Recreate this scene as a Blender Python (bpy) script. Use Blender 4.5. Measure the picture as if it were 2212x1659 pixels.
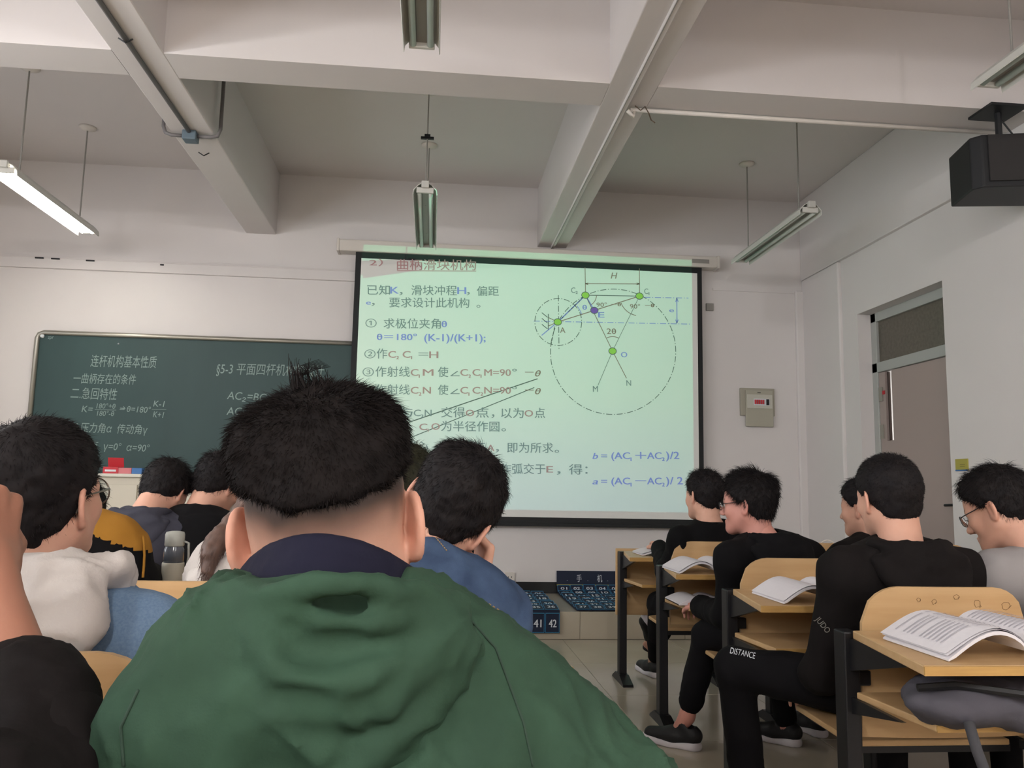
import bpy, math, random
import numpy as np
from mathutils import Vector, Matrix, Euler

random.seed(7); rng = np.random.default_rng(7)
SC = bpy.context.scene
COL = SC.collection
for o in list(bpy.data.objects):
    bpy.data.objects.remove(o)

# ---------------------------------------------------------------- camera, world, light, exposure
ZC, FPX = 1.12, 1745.6
YAW, PIT, ROL = 0.0958926, 0.1254877, 0.0193658
def basis():
    cy, sy, cp, sp = math.cos(YAW), math.sin(YAW), math.cos(PIT), math.sin(PIT)
    f = Vector((sy*cp, cy*cp, sp)); r = Vector((cy, -sy, 0)); u = r.cross(f)
    c, s = math.cos(ROL), math.sin(ROL)
    return c*r + s*u, -s*r + c*u, f
CR, CU, CF = basis()
cam_d = bpy.data.cameras.new('camera'); cam = bpy.data.objects.new('camera', cam_d); COL.objects.link(cam)
cam_d.sensor_width = 36; cam_d.lens = FPX/2212*36; cam_d.clip_start = .02; cam_d.clip_end = 100
m = Matrix((CR, CU, -CF)).transposed().to_4x4(); m.translation = (0, 0, ZC)
cam.matrix_world = m; SC.camera = cam
SC.view_settings.view_transform = 'Standard'; SC.view_settings.look = 'None'
SC.view_settings.gamma = 1; SC.view_settings.use_curve_mapping = False
SC.view_settings.exposure = 0.35
SC.cycles.max_bounces = 6; SC.cycles.diffuse_bounces = 4; SC.cycles.glossy_bounces = 3
SC.cycles.transmission_bounces = 4; SC.cycles.transparent_max_bounces = 6
SC.cycles.caustics_reflective = False; SC.cycles.caustics_refractive = False

W = bpy.data.worlds.new('world'); SC.world = W; W.use_nodes = True
W.node_tree.nodes['Background'].inputs[0].default_value = (.75, .85, 1, 1)
W.node_tree.nodes['Background'].inputs[1].default_value = 1.0

def area(name, loc, direction, sx, sy, power, color):
    l = bpy.data.lights.new(name, 'AREA'); l.shape = 'RECTANGLE'; l.size = sx; l.size_y = sy
    l.energy = power; l.color = color
    o = bpy.data.objects.new(name, l); COL.objects.link(o); o.location = loc
    o.rotation_euler = Vector(direction).to_track_quat('-Z', 'Y').to_euler()
    return o
# daylight through the three windows of the left wall (out of frame)
for wy in (-2.3, .2, 2.7, 5.5):
    area('window_daylight', (-4.17, wy, 1.9), (1, 0, -.12), 1.6 if wy < 5 else 1.0, 1.7, 40 if wy < 5 else 4, (.93, .97, 1.0))

def ray(px, py): return CF + (px-1106)/FPX*CR - (py-829.5)/FPX*CU
C0 = Vector((0, 0, ZC))
def atY(px, py, Y): d = ray(px, py); return C0 + d*(Y/d.y)
def atZ(px, py, z): d = ray(px, py); return C0 + d*((z-ZC)/d.z)
def atX(px, py, x): d = ray(px, py); return C0 + d*(x/d.x)

# ---------------------------------------------------------------- materials
def s2l(c):
    return tuple((x/255/12.92 if x/255 <= .04045 else ((x/255+.055)/1.055)**2.4) for x in c[:3])
MATS = {}
def mat(name, rgb, rough=.7, metal=0, spec=.5, noise=None, bump=None, emit=None, attr=False, coat=0, alpha=None, trans=0, ior=1.45, scalev=None, sss=0, sheen=0):
    """rgb in sRGB 0-255; noise=(scale, amount, rgb2); bump=(scale, strength, distance)"""
    if name in MATS: return MATS[name]
    M = bpy.data.materials.new(name); M.use_nodes = True
    nt = M.node_tree; N = nt.nodes; L = nt.links; b = N['Principled BSDF']
    c = s2l(rgb)+(1,)
    b.inputs['Base Color'].default_value = c; b.inputs['Roughness'].default_value = rough
    b.inputs['Metallic'].default_value = metal; b.inputs['Specular IOR Level'].default_value = spec
    b.inputs['Coat Weight'].default_value = coat
    b.inputs['IOR'].default_value = ior
    if sheen: b.inputs['Sheen Weight'].default_value = sheen
    if trans: b.inputs['Transmission Weight'].default_value = trans
    if sss:
        b.inputs['Subsurface Weight'].default_value = sss; b.inputs['Subsurface Radius'].default_value = (.012, .005, .003); b.inputs['Subsurface Scale'].default_value = 1
    tc = None
    def coord():
        nonlocal tc
        if tc is None:
            t = N.new('ShaderNodeTexCoord'); mp = N.new('ShaderNodeMapping'); L.new(t.outputs['Object'], mp.inputs[0])
            if scalev: mp.inputs['Scale'].default_value = scalev
            tc = mp
        return tc.outputs[0]
    src = None
    if noise:
        n = N.new('ShaderNodeTexNoise'); n.inputs['Scale'].default_value = noise[0]; n.inputs['Detail'].default_value = 5
        L.new(coord(), n.inputs['Vector'])
        mr = N.new('ShaderNodeMapRange'); mr.inputs[1].default_value = .35; mr.inputs[2].default_value = .65
        L.new(n.outputs[0], mr.inputs[0])
        mx = N.new('ShaderNodeMix'); mx.data_type = 'RGBA'
        mu = N.new('ShaderNodeMath'); mu.operation = 'MULTIPLY'; mu.inputs[1].default_value = noise[1]
        L.new(mr.outputs[0], mu.inputs[0]); L.new(mu.outputs[0], mx.inputs[0])
        mx.inputs[6].default_value = c; mx.inputs[7].default_value = s2l(noise[2])+(1,)
        L.new(mx.outputs[2], b.inputs['Base Color']); src = mx.outputs[2]
    if attr:
        a = N.new('ShaderNodeAttribute'); a.attribute_name = 'tint'
        mx = N.new('ShaderNodeMix'); mx.data_type = 'RGBA'; mx.blend_type = 'MULTIPLY'; mx.inputs[0].default_value = 1
        if src is not None: L.new(src, mx.inputs[6])
        else: mx.inputs[6].default_value = c
        L.new(a.outputs['Color'], mx.inputs[7]); L.new(mx.outputs[2], b.inputs['Base Color'])
    if bump:
        n = N.new('ShaderNodeTexNoise'); n.inputs['Scale'].default_value = bump[0]; n.inputs['Detail'].default_value = 4
        L.new(coord(), n.inputs['Vector'])
        bp = N.new('ShaderNodeBump'); bp.inputs['Strength'].default_value = bump[1]; bp.inputs['Distance'].default_value = bump[2]
        L.new(n.outputs[0], bp.inputs['Height']); L.new(bp.outputs[0], b.inputs['Normal'])
    if emit:
        b.inputs['Emission Color'].default_value = s2l(emit[0])+(1,); b.inputs['Emission Strength'].default_value = emit[1]
    if alpha is not None: b.inputs['Alpha'].default_value = alpha
    MATS[name] = M
    return M

m_wall = mat('wall_paint', (222, 217, 215), .75, noise=(1.3, .35, (213, 207, 205)), bump=(90, .12, .002))
m_ceil = mat('ceiling_paint', (215, 209, 207), .85, noise=(1.1, .4, (206, 200, 197)), bump=(70, .1, .002))
m_black_base = mat('black_skirting', (22, 23, 25), .4)
m_tile = mat('floor_tile', (186, 177, 160), .17, noise=(2.2, .5, (170, 160, 143)), coat=.2)
m_grout = mat('tile_grout', (120, 112, 100), .8)
m_board = mat('blackboard_green', (43, 66, 66), .55, noise=(1.6, .5, (54, 80, 79)), scalev=(1, 1, .4))
m_alu = mat('aluminium_frame', (168, 165, 155), .35, metal=.7)
m_case = mat('white_enamel', (215, 208, 200), .45)
m_lampw = mat('lamp_enamel', (205, 203, 196), .4)
m_lampg = mat('lamp_grey', (146, 142, 136), .45)
m_black = mat('black_plastic', (22, 23, 26), .5)
m_scrblack = mat('screen_border', (14, 18, 20), .6)
m_screen = mat('screen_fabric', (228, 228, 224), .8)
m_steel = mat('black_steel', (26, 26, 29), .42, metal=.2)
m_wood = mat('plywood', (200, 166, 122), .42, noise=(5, .55, (186, 150, 104)), scalev=(.7, 6, 9), bump=(40, .05, .001))
m_woodedge = mat('plywood_edge', (190, 150, 88), .5, noise=(9, .5, (168, 128, 72)), scalev=(1, 1, 14))
m_pipe = mat('conduit_grey', (112, 108, 108), .5)
m_jbox = mat('junction_box', (96, 112, 122), .5)
m_paper = mat('paper', (222, 218, 222), .8, noise=(60, .12, (200, 198, 204)))
m_print = mat('printed_text', (176, 172, 180), .8)
m_door = mat('door_leaf', (168, 152, 146), .5)
m_doorframe = mat('door_frame', (172, 174, 170), .45)
m_glass = mat('glass', (230, 235, 235), .03, trans=1, ior=1.05)
m_mesh = mat('transom_glass', (92, 86, 76), .3, noise=(40, .5, (118, 110, 98)))
m_chalk = mat('chalk', (140, 160, 155), .9)
m_navy = mat('chart_navy', (17, 28, 52), .7)
m_cyan = mat('chart_piping', (52, 122, 160), .6)
m_yellow = mat('chart_yellow', (170, 160, 60), .6)
m_white = mat('white_print', (215, 220, 225), .6)
m_cream = mat('podium_cream', (205, 198, 182), .5)
m_red = mat('red_card', (190, 45, 55), .5)
m_blue = mat('blue_card', (60, 110, 170), .5)

# ---------------------------------------------------------------- mesh helpers
class MB:
    def __init__(s): s.v = []; s.f = []; s.m = []
    def add(s, vs, fs, mi=0):
        k = len(s.v); s.v += [tuple(v) for v in vs]; s.f += [tuple(i+k for i in f) for f in fs]; s.m += [mi]*len(fs); return s
    def box(s, c, d, R=None, mi=0, ch=0):
        x, y, z = d[0]/2, d[1]/2, d[2]/2
        vs = [Vector((a*x, b*y, e*z)) for a in (-1, 1) for b in (-1, 1) for e in (-1, 1)]
        if R is not None: vs = [R @ v for v in vs]
        vs = [v+Vector(c) for v in vs]
        return s.add(vs, [(0, 1, 3, 2), (4, 6, 7, 5), (0, 4, 5, 1), (2, 3, 7, 6), (0, 2, 6, 4), (1, 5, 7, 3)], mi)
    def bb(s, lo, hi, mi=0):
        return s.box([(a+b)/2 for a, b in zip(lo, hi)], [abs(b-a) for a, b in zip(lo, hi)], mi=mi)
    def tube(s, pts, r, n=8, mi=0, close=False, cap=True):
        pts = [Vector(p) for p in pts]; rs = r if hasattr(r, '__len__') else [r]*len(pts)
        rings = []; up = Vector((0, 0, 1)); N_ = len(pts)
        for i, p in enumerate(pts):
            a = pts[(i-1) % N_] if (i > 0 or close) else p; b = pts[(i+1) % N_] if (i < N_-1 or close) else p
            t = (b-a).normalized()
            if abs(t.dot(up)) > .95 and i == 0: up = Vector((1, 0, 0))
            e = up.cross(t)
            if e.length < 1e-4: e = Vector((1, 0, 0)).cross(t)
            e.normalize(); g = t.cross(e); up = g if g.length > .1 else up
            rings.append([p + (e*math.cos(2*math.pi*k/n)+g*math.sin(2*math.pi*k/n))*rs[i] for k in range(n)])
        vs = [v for R_ in rings for v in R_]; fs = []
        M_ = N_ if close else N_-1
        for i in range(M_):
            for k in range(n):
                a = i*n+k; b = i*n+(k+1) % n; j = ((i+1) % N_)*n
                fs.append((a, b, j+(k+1) % n, j+k))
        if cap and not close: fs += [tuple(range(n-1, -1, -1)), tuple(range((N_-1)*n, N_*n))]
        return s.add(vs, fs, mi)
    def prism(s, poly, z0, z1, mi=0, M=None):
        """poly list of (x,y); extruded z0..z1, optional matrix"""
        n = len(poly); vs = [Vector((x, y, z0)) for x, y in poly]+[Vector((x, y, z1)) for x, y in poly]
        if M is not None: vs = [M @ v for v in vs]
        return s.add(vs, [tuple(range(n-1, -1, -1)), tuple(range(n, 2*n))]+[(i, (i+1) % n, n+(i+1) % n, n+i) for i in range(n)], mi)
    def lathe(s, prof, c=(0, 0, 0), n=16, mi=0):
        vs = []; fs = []
        for r, z in prof: vs += [(c[0]+r*math.cos(2*math.pi*k/n), c[1]+r*math.sin(2*math.pi*k/n), c[2]+z) for k in range(n)]
        for i in range(len(prof)-1):
            for k in range(n): fs.append((i*n+k, i*n+(k+1) % n, (i+1)*n+(k+1) % n, (i+1)*n+k))
        fs += [tuple(range(n-1, -1, -1)), tuple(range((len(prof)-1)*n, len(prof)*n))]
        return s.add(vs, fs, mi)
    def mesh(s, name, mats, smooth=False):
        me = bpy.data.meshes.new(name); me.from_pydata(s.v, [], s.f)
        for q in (mats if isinstance(mats, (list, tuple)) else [mats]): me.materials.append(q)
        me.polygons.foreach_set('material_index', s.m)
        if smooth: me.polygons.foreach_set('use_smooth', [True]*len(s.f))
        me.update(); return me
    def build(s, name, mats, parent=None, bevel=0, smooth=False, loc=None):
        me = s.mesh(name, mats, smooth)
        o = bpy.data.objects.new(name, me); COL.objects.link(o)
        if parent: o.parent = parent
        if loc is not None:
            o.location = loc; me.transform(Matrix.Translation(-Vector(loc)))
        if bevel:
            b = o.modifiers.new('bevel', 'BEVEL'); b.width = bevel; b.segments = 2; b.limit_method = 'ANGLE'
        return o
def tag(o, label=None, cat=None, group=None, kind=None):
    if label: o['label'] = label
    if cat: o['category'] = cat
    if group: o['group'] = group
    if kind: o['kind'] = kind
    return o
def empty(name, loc=(0, 0, 0), label=None, cat=None, group=None, rz=0, kind=None):
    o = bpy.data.objects.new(name, None); COL.objects.link(o); o.location = loc; o.rotation_euler.z = rz
    o.empty_display_size = .1
    return tag(o, label, cat, group, kind)
def relto(o, root):
    """o was meshed in world coordinates: parent it to root, keep it in place"""
    o.parent = root; R = Matrix.LocRotScale(root.location, root.rotation_euler, None)
    o.matrix_parent_inverse = Matrix.Identity(4)
    o.data.transform(R.inverted()) if o.data.users == 1 else None
    return o
def np_mesh(name, V, Q, mats, smooth=True, tint=None, midx=None):
    """V (n,3) float, Q (m,4) or (m,3) int"""
    me = bpy.data.meshes.new(name); n = len(V); k = Q.shape[1]; mq = len(Q)
    me.vertices.add(n); me.vertices.foreach_set('co', np.ascontiguousarray(V, np.float32).ravel())
    me.loops.add(mq*k); me.loops.foreach_set('vertex_index', np.ascontiguousarray(Q, np.int32).ravel())
    me.polygons.add(mq); me.polygons.foreach_set('loop_start', np.arange(0, mq*k, k, dtype=np.int32))
    for q in (mats if isinstance(mats, (list, tuple)) else [mats]): me.materials.append(q)
    if midx is not None: me.polygons.foreach_set('material_index', midx.astype(np.int32))
    me.polygons.foreach_set('use_smooth', np.full(mq, smooth))
    if tint is not None:
        a = me.color_attributes.new('tint', 'FLOAT_COLOR', 'POINT')
        c = np.ones((n, 4), np.float32); c[:, :3] = tint; a.data.foreach_set('color', c.ravel())
    me.update(); me.validate(); return me
def mk(name, me, parent=None):
    o = bpy.data.objects.new(name, me); COL.objects.link(o)
    if parent: o.parent = parent
    return o

# text -> mesh data, all pieces with one material joined
_dg = None
def text_geo(body, size=1.0, bold=0.0, shear=0.0, extrude=0.0):
    if 'θ' in body:      # the built-in theta is ornamental: an oval with a bar
        V, F_ = text_geo(body.replace('θ', '0'), size, bold, shear); V = [tuple(v) for v in V]; g, _ = text_geo('0', size); gw = float(g[:, 0].max()-g[:, 0].min())
        for i, c_ in enumerate(body):
            if c_ == 'θ':
                x1 = float(text_geo(body[:i].replace('θ', '0')+'0', size)[0][:, 0].max()); k = len(V); sh = shear*.36*size
                V += [(x1-gw*.9+sh, .33*size, 0), (x1-gw*.1+sh, .33*size, 0), (x1-gw*.1+sh, .395*size, 0), (x1-gw*.9+sh, .395*size, 0)]; F_ = F_+[(k, k+1, k+2, k+3)]
        return np.array(V, np.float32), F_
    c = bpy.data.curves.new('t', 'FONT'); c.body = body; c.size = size; c.offset = bold; c.shear = shear; c.resolution_u = 3
    c.extrude = extrude
    o = bpy.data.objects.new('t', c); COL.objects.link(o)
    dg = bpy.context.evaluated_depsgraph_get(); ev = o.evaluated_get(dg); me = ev.to_mesh()
    V = np.zeros(len(me.vertices)*3, np.float32); me.vertices.foreach_get('co', V); V = V.reshape(-1, 3)
    Fc = [tuple(p.vertices) for p in me.polygons]
    ev.to_mesh_clear(); bpy.data.objects.remove(o); bpy.data.curves.remove(c)
    return V, Fc
def add_text(mb, body, p0, p1, hgt, up=None, nrm=None, bold=0., shear=0., mi=0, keep=False, align=0., _b=False):
    """text from p0 (left baseline) to p1 (right baseline), cap height hgt; keep: natural width"""
    V, Fc = text_geo(body, 1.0, 0, shear)
    if not len(V): return
    if bold and not _b:
        for s_ in (-.5, .5): o_ = (Vector(p1)-Vector(p0)).normalized()*hgt*bold*s_*2.2+(Vector(p1)-Vector(p0)).normalized().cross(Vector(up or (0, 0, 1)))*.0006*(s_+.5); add_text(mb, body, Vector(p0)+o_, Vector(p1)+o_, hgt, up, nrm, bold, shear, mi, keep, align, True)
        return
    x0, x1 = V[:, 0].min(), V[:, 0].max(); y1 = .73
    p0 = Vector(p0); p1 = Vector(p1); dx = p1-p0; w = dx.length; dx.normalize()
    up = Vector(up or (0, 0, 1)); up = (up-dx*up.dot(dx)).normalized()
    sy = hgt/y1; sx = w/(x1-x0)
    if keep:
        sx = sy; p0 = p0 + dx*(w-(x1-x0)*sx)*align
    mb.add([p0+dx*float((v[0]-x0)*sx)+up*float(v[1]*sy) for v in V], Fc, mi)

# ---------------------------------------------------------------- signed distance modelling
def V3(*a): return np.array(a, np.float64)
def smin(a, b, k):
    if k <= 0: return np.minimum(a, b)
    h = np.maximum(k-np.abs(a-b), 0)/k
    return np.minimum(a, b)-h*h*k*.25
def smax(a, b, k): return -smin(-a, -b, k)
class Fld:
    def __init__(s, lo, hi, h):
        s.h = h; s.lo = np.array(lo, float)-2*h; n = np.ceil((np.array(hi, float)+2*h-s.lo)/h).astype(int)+1
        s.n = n; s.ax = [s.lo[i]+h*np.arange(n[i]) for i in range(3)]
        s.D = np.full(n, .5, np.float32)
    def win(s, lo, hi):
        sl = []
        for i in range(3):
            a = max(0, int((lo[i]-s.lo[i])/s.h)); b = min(s.n[i], int((hi[i]-s.lo[i])/s.h)+2)
            sl.append(slice(a, max(a, b)))
        return tuple(sl)
    def pts(s, sl):
        return (s.ax[0][sl[0]][:, None, None].astype(np.float32), s.ax[1][sl[1]][None, :, None].astype(np.float32), s.ax[2][sl[2]][None, None, :].astype(np.float32))
    def put(s, d, sl, k, op):
        c = s.D[sl]
        s.D[sl] = smin(c, d, k) if op == 'u' else (smax(c, -d, k) if op == 's' else smax(c, d, k))
    def cap(s, a, b, r1, r2=None, k=.02, lat=None, ls=1., op='u'):
        r2 = r1 if r2 is None else r2; a = np.array(a, float); b = np.array(b, float); R = max(r1, r2)*max(ls, 1)+k+3*s.h
        sl = s.win(np.minimum(a, b)-R, np.maximum(a, b)+R)
        if 0 in s.D[sl].shape: return s
        X, Y, Z = s.pts(sl); px, py, pz = X-a[0], Y-a[1], Z-a[2]; ba = b-a
        if lat is not None and ls != 1:
            l = np.array(lat, float); l /= np.linalg.norm(l); q = (px*l[0]+py*l[1]+pz*l[2])*(1/ls-1)
            px, py, pz = px+q*l[0], py+q*l[1], pz+q*l[2]; ba = ba+(1/ls-1)*(ba@l)*l
        bb = ba@ba+1e-12
        t = np.clip((px*ba[0]+py*ba[1]+pz*ba[2])/bb, 0, 1)
        d = np.sqrt((px-t*ba[0])**2+(py-t*ba[1])**2+(pz-t*ba[2])**2)-(r1+t*(r2-r1))
        s.put(d, sl, k, op); return s
    def ell(s, c, r, R=None, k=.02, op='u'):
        c = np.array(c, float); r = np.array(r, float) if hasattr(r, '__len__') else np.full(3, float(r)); m_ = r.max()+k+3*s.h
        sl = s.win(c-m_, c+m_)
        if 0 in s.D[sl].shape: return s
        X, Y, Z = s.pts(sl); px, py, pz = X-c[0], Y-c[1], Z-c[2]
        if R is not None:
            R = np.array(R); px, py, pz = [px*R[0, i]+py*R[1, i]+pz*R[2, i] for i in range(3)]
        k0 = np.sqrt((px/r[0])**2+(py/r[1])**2+(pz/r[2])**2)+1e-6
        k1 = np.sqrt((px/r[0]**2)**2+(py/r[1]**2)**2+(pz/r[2]**2)**2)+1e-6
        s.put(k0*(k0-1)/k1, sl, k, op); return s
    def fn(s, f, lo=None, hi=None, k=.01, op='i'):
        sl = (slice(None),)*3 if lo is None else s.win(lo, hi)
        X, Y, Z = s.pts(sl); s.put(f(X, Y, Z)+0*X+0*Y+0*Z, sl, k, op); return s
    def chain(s, P, rs, k=.02, op='u'):
        """tube through the points (smoothed when there are four or more), merged as one"""
        P = np.array([np.array(p, float) for p in P]); n = len(P); rs = np.array(rs if hasattr(rs, '__len__') else [rs]*n, float)
        if n >= 4:
            E_ = np.vstack([2*P[0]-P[1], P, 2*P[-1]-P[-2]]); out = []; ro = []
            for i in range(n-1):
                p0, p1, p2, p3 = E_[i:i+4]
                for t in (0, 1/3, 2/3): out.append(.5*((2*p1)+(p2-p0)*t+(2*p0-5*p1+4*p2-p3)*t*t+(3*p1-p0-3*p2+p3)*t**3)); ro.append(rs[i]*(1-t)+rs[i+1]*t)
            P = np.array(out+[P[-1]]); rs = np.array(ro+[rs[-1]])
        R = rs.max()+k+3*s.h; sl = s.win(P.min(0)-R, P.max(0)+R)
        if 0 in s.D[sl].shape: return s
        X, Y, Z = s.pts(sl); best = None
        for i in range(len(P)-1):
            a = P[i]; ba = P[i+1]-a; bb = ba@ba+1e-12; px, py, pz = X-a[0], Y-a[1], Z-a[2]
            t = np.clip((px*ba[0]+py*ba[1]+pz*ba[2])/bb, 0, 1)
            d = np.sqrt((px-t*ba[0])**2+(py-t*ba[1])**2+(pz-t*ba[2])**2)-(rs[i]+t*(rs[i+1]-rs[i]))
            best = d if best is None else np.minimum(best, d)
        s.put(best.astype(np.float32), sl, k, op); return s
    def mesh(s):
        D = s.D.copy(); D[0] = D[-1] = 1; D[:, 0] = D[:, -1] = 1; D[:, :, 0] = D[:, :, -1] = 1
        S = D < 0; c = [S[i:S.shape[0]-1+i, j:S.shape[1]-1+j, k:S.shape[2]-1+k] for i in (0, 1) for j in (0, 1) for k in (0, 1)]
        any_ = c[0].copy(); all_ = c[0].copy()
        for q in c[1:]: any_ |= q; all_ &= q
        act = any_ & ~all_; idx = -np.ones(act.shape, np.int32); I = np.argwhere(act); idx[act] = np.arange(len(I))
        def Dv(o): return D[I[:, 0]+o[0], I[:, 1]+o[1], I[:, 2]+o[2]]
        acc = np.zeros((len(I), 3)); cnt = np.zeros(len(I))
        cor = [(i, j, k) for i in (0, 1) for j in (0, 1) for k in (0, 1)]; dv = {o: Dv(o) for o in cor}
        for o in cor:
            for ax in range(3):
                if o[ax] == 0:
                    o2 = list(o); o2[ax] = 1; o2 = tuple(o2); a, b = dv[o], dv[o2]; mm = (a < 0) != (b < 0)
                    t = np.where(mm, a/(a-b+1e-20), 0); p = np.zeros((len(I), 3)); p += np.array(o); p[:, ax] += t
                    acc += p*mm[:, None]; cnt += mm
        V = (I+acc/cnt[:, None])*s.h+s.lo
        Q = []
        for ax in range(3):
            u, v = [(1, 2), (2, 0), (0, 1)][ax]
            sa = [slice(None)]*3; sb = [slice(None)]*3; sa[ax] = slice(0, -1); sb[ax] = slice(1, None)
            A, B = S[tuple(sa)], S[tuple(sb)]; ch = np.argwhere(A != B)
            ok = np.ones(len(ch), bool)
            for w in (u, v): ok &= (ch[:, w] > 0) & (ch[:, w] < act.shape[w])
            ch = ch[ok]; flip = A[ch[:, 0], ch[:, 1], ch[:, 2]]
            def g(du, dv_):
                e = ch.copy(); e[:, u] -= du; e[:, v] -= dv_; return idx[e[:, 0], e[:, 1], e[:, 2]]
            q = np.stack([g(1, 1), g(0, 1), g(0, 0), g(1, 0)], 1)
            q[~flip] = q[~flip][:, ::-1]; Q.append(q)
        Q = np.concatenate(Q); Q = Q[(Q >= 0).all(1)]
        return V, Q
def nrmls(V, Q):
    n = np.cross(V[Q[:, 2]]-V[Q[:, 0]], V[Q[:, 3 if Q.shape[1] > 3 else 1]]-V[Q[:, 1 if Q.shape[1] > 3 else 0]])
    if Q.shape[1] == 3: n = -n
    N_ = np.zeros_like(V)
    for i in range(Q.shape[1]): np.add.at(N_, Q[:, i], n)
    return N_/(np.linalg.norm(N_, axis=1)[:, None]+1e-12)
def relax(V, Q, it=2, f=.5):
    for _ in range(it):
        A = np.zeros_like(V); c = np.zeros(len(V))
        for i in range(4):
            j = (i+1) % 4
            np.add.at(A, Q[:, i], V[Q[:, j]]); np.add.at(A, Q[:, j], V[Q[:, i]]); np.add.at(c, Q[:, i], 1); np.add.at(c, Q[:, j], 1)
        V = V*(1-f)+f*A/np.maximum(c, 1)[:, None]
    return V
_lat = rng.random((32, 32, 32)).astype(np.float32)*2-1
def vn(P):
    i = np.floor(P).astype(int); f = P-i; f = f*f*(3-2*f); i &= 31; j = (i+1) & 31
    x0, y0, z0 = i.T; x1, y1, z1 = j.T; a, b, c = f.T
    L_ = _lat
    return (((L_[x0, y0, z0]*(1-a)+L_[x1, y0, z0]*a)*(1-b)+(L_[x0, y1, z0]*(1-a)+L_[x1, y1, z0]*a)*b)*(1-c)
            + ((L_[x0, y0, z1]*(1-a)+L_[x1, y0, z1]*a)*(1-b)+(L_[x0, y1, z1]*(1-a)+L_[x1, y1, z1]*a)*b)*c)
def folds(P, sc=(9, 9, 9), amp=.006, seed=0):
    """long soft creases: ridged, domain-warped noise"""
    s = np.array(sc); Q = P*s+seed*7.3
    w = np.stack([vn(Q*.6+3.1), vn(Q*.6+11.7), vn(Q*.6+23.3)], 1)
    a = 1-np.abs(vn(Q+w*1.4)); b = 1-np.abs(vn(Q*2.1+w*2+5))
    return amp*((a**2.2)+.35*(b**2.5)-.75)
# ---------------------------------------------------------------- the room
YW, XR, XL, YB, ZT = 7.15, 3.44, -4.1, -3.6, 3.86
PLY, PLZ = 6.1, .2
def S(name, mb, mt, parent=None, **k):
    o = mb.build(name, mt, parent, **k)
    if parent is None: o['kind'] = 'structure'
    return o
# floor with 0.8 m tiles, joints recessed
fl = S('floor', MB().bb((XL-.1, YB-.1, -.12), (XR+.1, YW+.1, -.004)), m_grout)
TS = .8
tme = {}
def tile_mesh(w, d, t=.004, key=None):
    k = (round(w, 3), round(d, 3), t)
    if k not in tme:
        x, y, b = w/2-.0015, d/2-.0015, .0015
        tme[k] = MB().add([(-x, -y, -t), (x, -y, -t), (x, y, -t), (-x, y, -t), (-x, -y, -b), (x, -y, -b), (x, y, -b), (-x, y, -b), (-x+b, -y+b, 0), (x-b, -y+b, 0), (x-b, y-b, 0), (-x+b, y-b, 0)],
                          [(3, 2, 1, 0), (0, 1, 5, 4), (1, 2, 6, 5), (2, 3, 7, 6), (3, 0, 4, 7), (4, 5, 9, 8), (5, 6, 10, 9), (6, 7, 11, 10), (7, 4, 8, 11), (8, 9, 10, 11)]).mesh('tile', m_tile)
    return tme[k]
y = PLY
while y > YB:
    y0 = max(y-TS, YB); x = 1.0-TS*7
    while x < XR:
        x0, x1 = max(x, XL), min(x+TS, XR)
        if x1-x0 > .05:
            o = mk('tile', tile_mesh(x1-x0, y-y0), fl); o.location = ((x0+x1)/2, (y+y0)/2, 0)
        x += TS
    y -= TS
# teaching platform with tiled top and riser
pf = S('platform', MB().bb((XL, PLY+.006, -.004), (XR, YW, PLZ-.004)), m_grout)
x = 1.0-TS*7+.13
while x < XR:
    x0, x1 = max(x, XL), min(x+TS, XR)
    if x1-x0 > .04:
        o = mk('tile', tile_mesh(x1-x0, YW-PLY-.02), pf); o.location = ((x0+x1)/2, (PLY-.004+YW-.02)/2, PLZ)
        o = mk('tile', tile_mesh(x1-x0, PLZ), pf); o.location = ((x0+x1)/2, PLY, PLZ/2); o.rotation_euler = (math.pi/2, 0, 0)
    x += TS
# walls
S('wall_front', MB().bb((XL-.1, YW, -.1), (XR+.2, YW+.2, ZT)), m_wall)
wins = [(-3.1, -1.5), (-.6, 1.0), (1.9, 3.5), (5.0, 6.0)]
wl = MB(); yy = YB-.1
for a, b in wins: wl.bb((XL-.2, yy, 0), (XL, a, ZT)); wl.bb((XL-.2, a, 0), (XL, b, 1.0)); wl.bb((XL-.2, a, 2.8), (XL, b, ZT)); yy = b
wl.bb((XL-.2, yy, 0), (XL, YW, ZT)); S('wall_left', wl, m_wall)
for i, (a, b) in enumerate(wins):
    w = MB()
    for yv in (a+.02, (a+b)/2, b-.02): w.bb((XL-.06, yv-.02, 1.0), (XL-.02, yv+.02, 2.8))
    for zv in (1.02, 2.2, 2.78): w.bb((XL-.06, a, zv-.02), (XL-.02, b, zv+.02))
    S('window_%d' % (i+1), w, m_alu)
S('wall_back', MB().bb((XL-.2, YB-.2, -.1), (XR+.2, YB, ZT)), m_wall)
DY0, DY1, DZ = 5.10, 6.215, 2.575
wr = MB().bb((XR, YB-.1, -.1), (XR+.22, DY0, ZT)).bb((XR, DY1, -.1), (XR+.22, YW+.2, ZT)).bb((XR, DY0, DZ), (XR+.22, DY1, ZT))
S('wall_right', wr, m_wall)
S('trim_6', MB().bb((XR-.035, YB, 3.09), (XR+.01, YW, ZT)), m_wall, bevel=.006)          # beam along the right wall
S('trim_7', MB().bb((XR-.03, 6.46, 0.2), (XR+.01, YW, 3.09)).bb((3.34, YW-.03, .2), (XR, YW+.01, 2.99)), m_wall, bevel=.012)   # corner pier
S('ceiling', MB().bb((XL-.2, YB-.2, ZT), (XR+.3, YW+.3, ZT+.15)), m_ceil)
bl = MB()
ceil_beams = []
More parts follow.
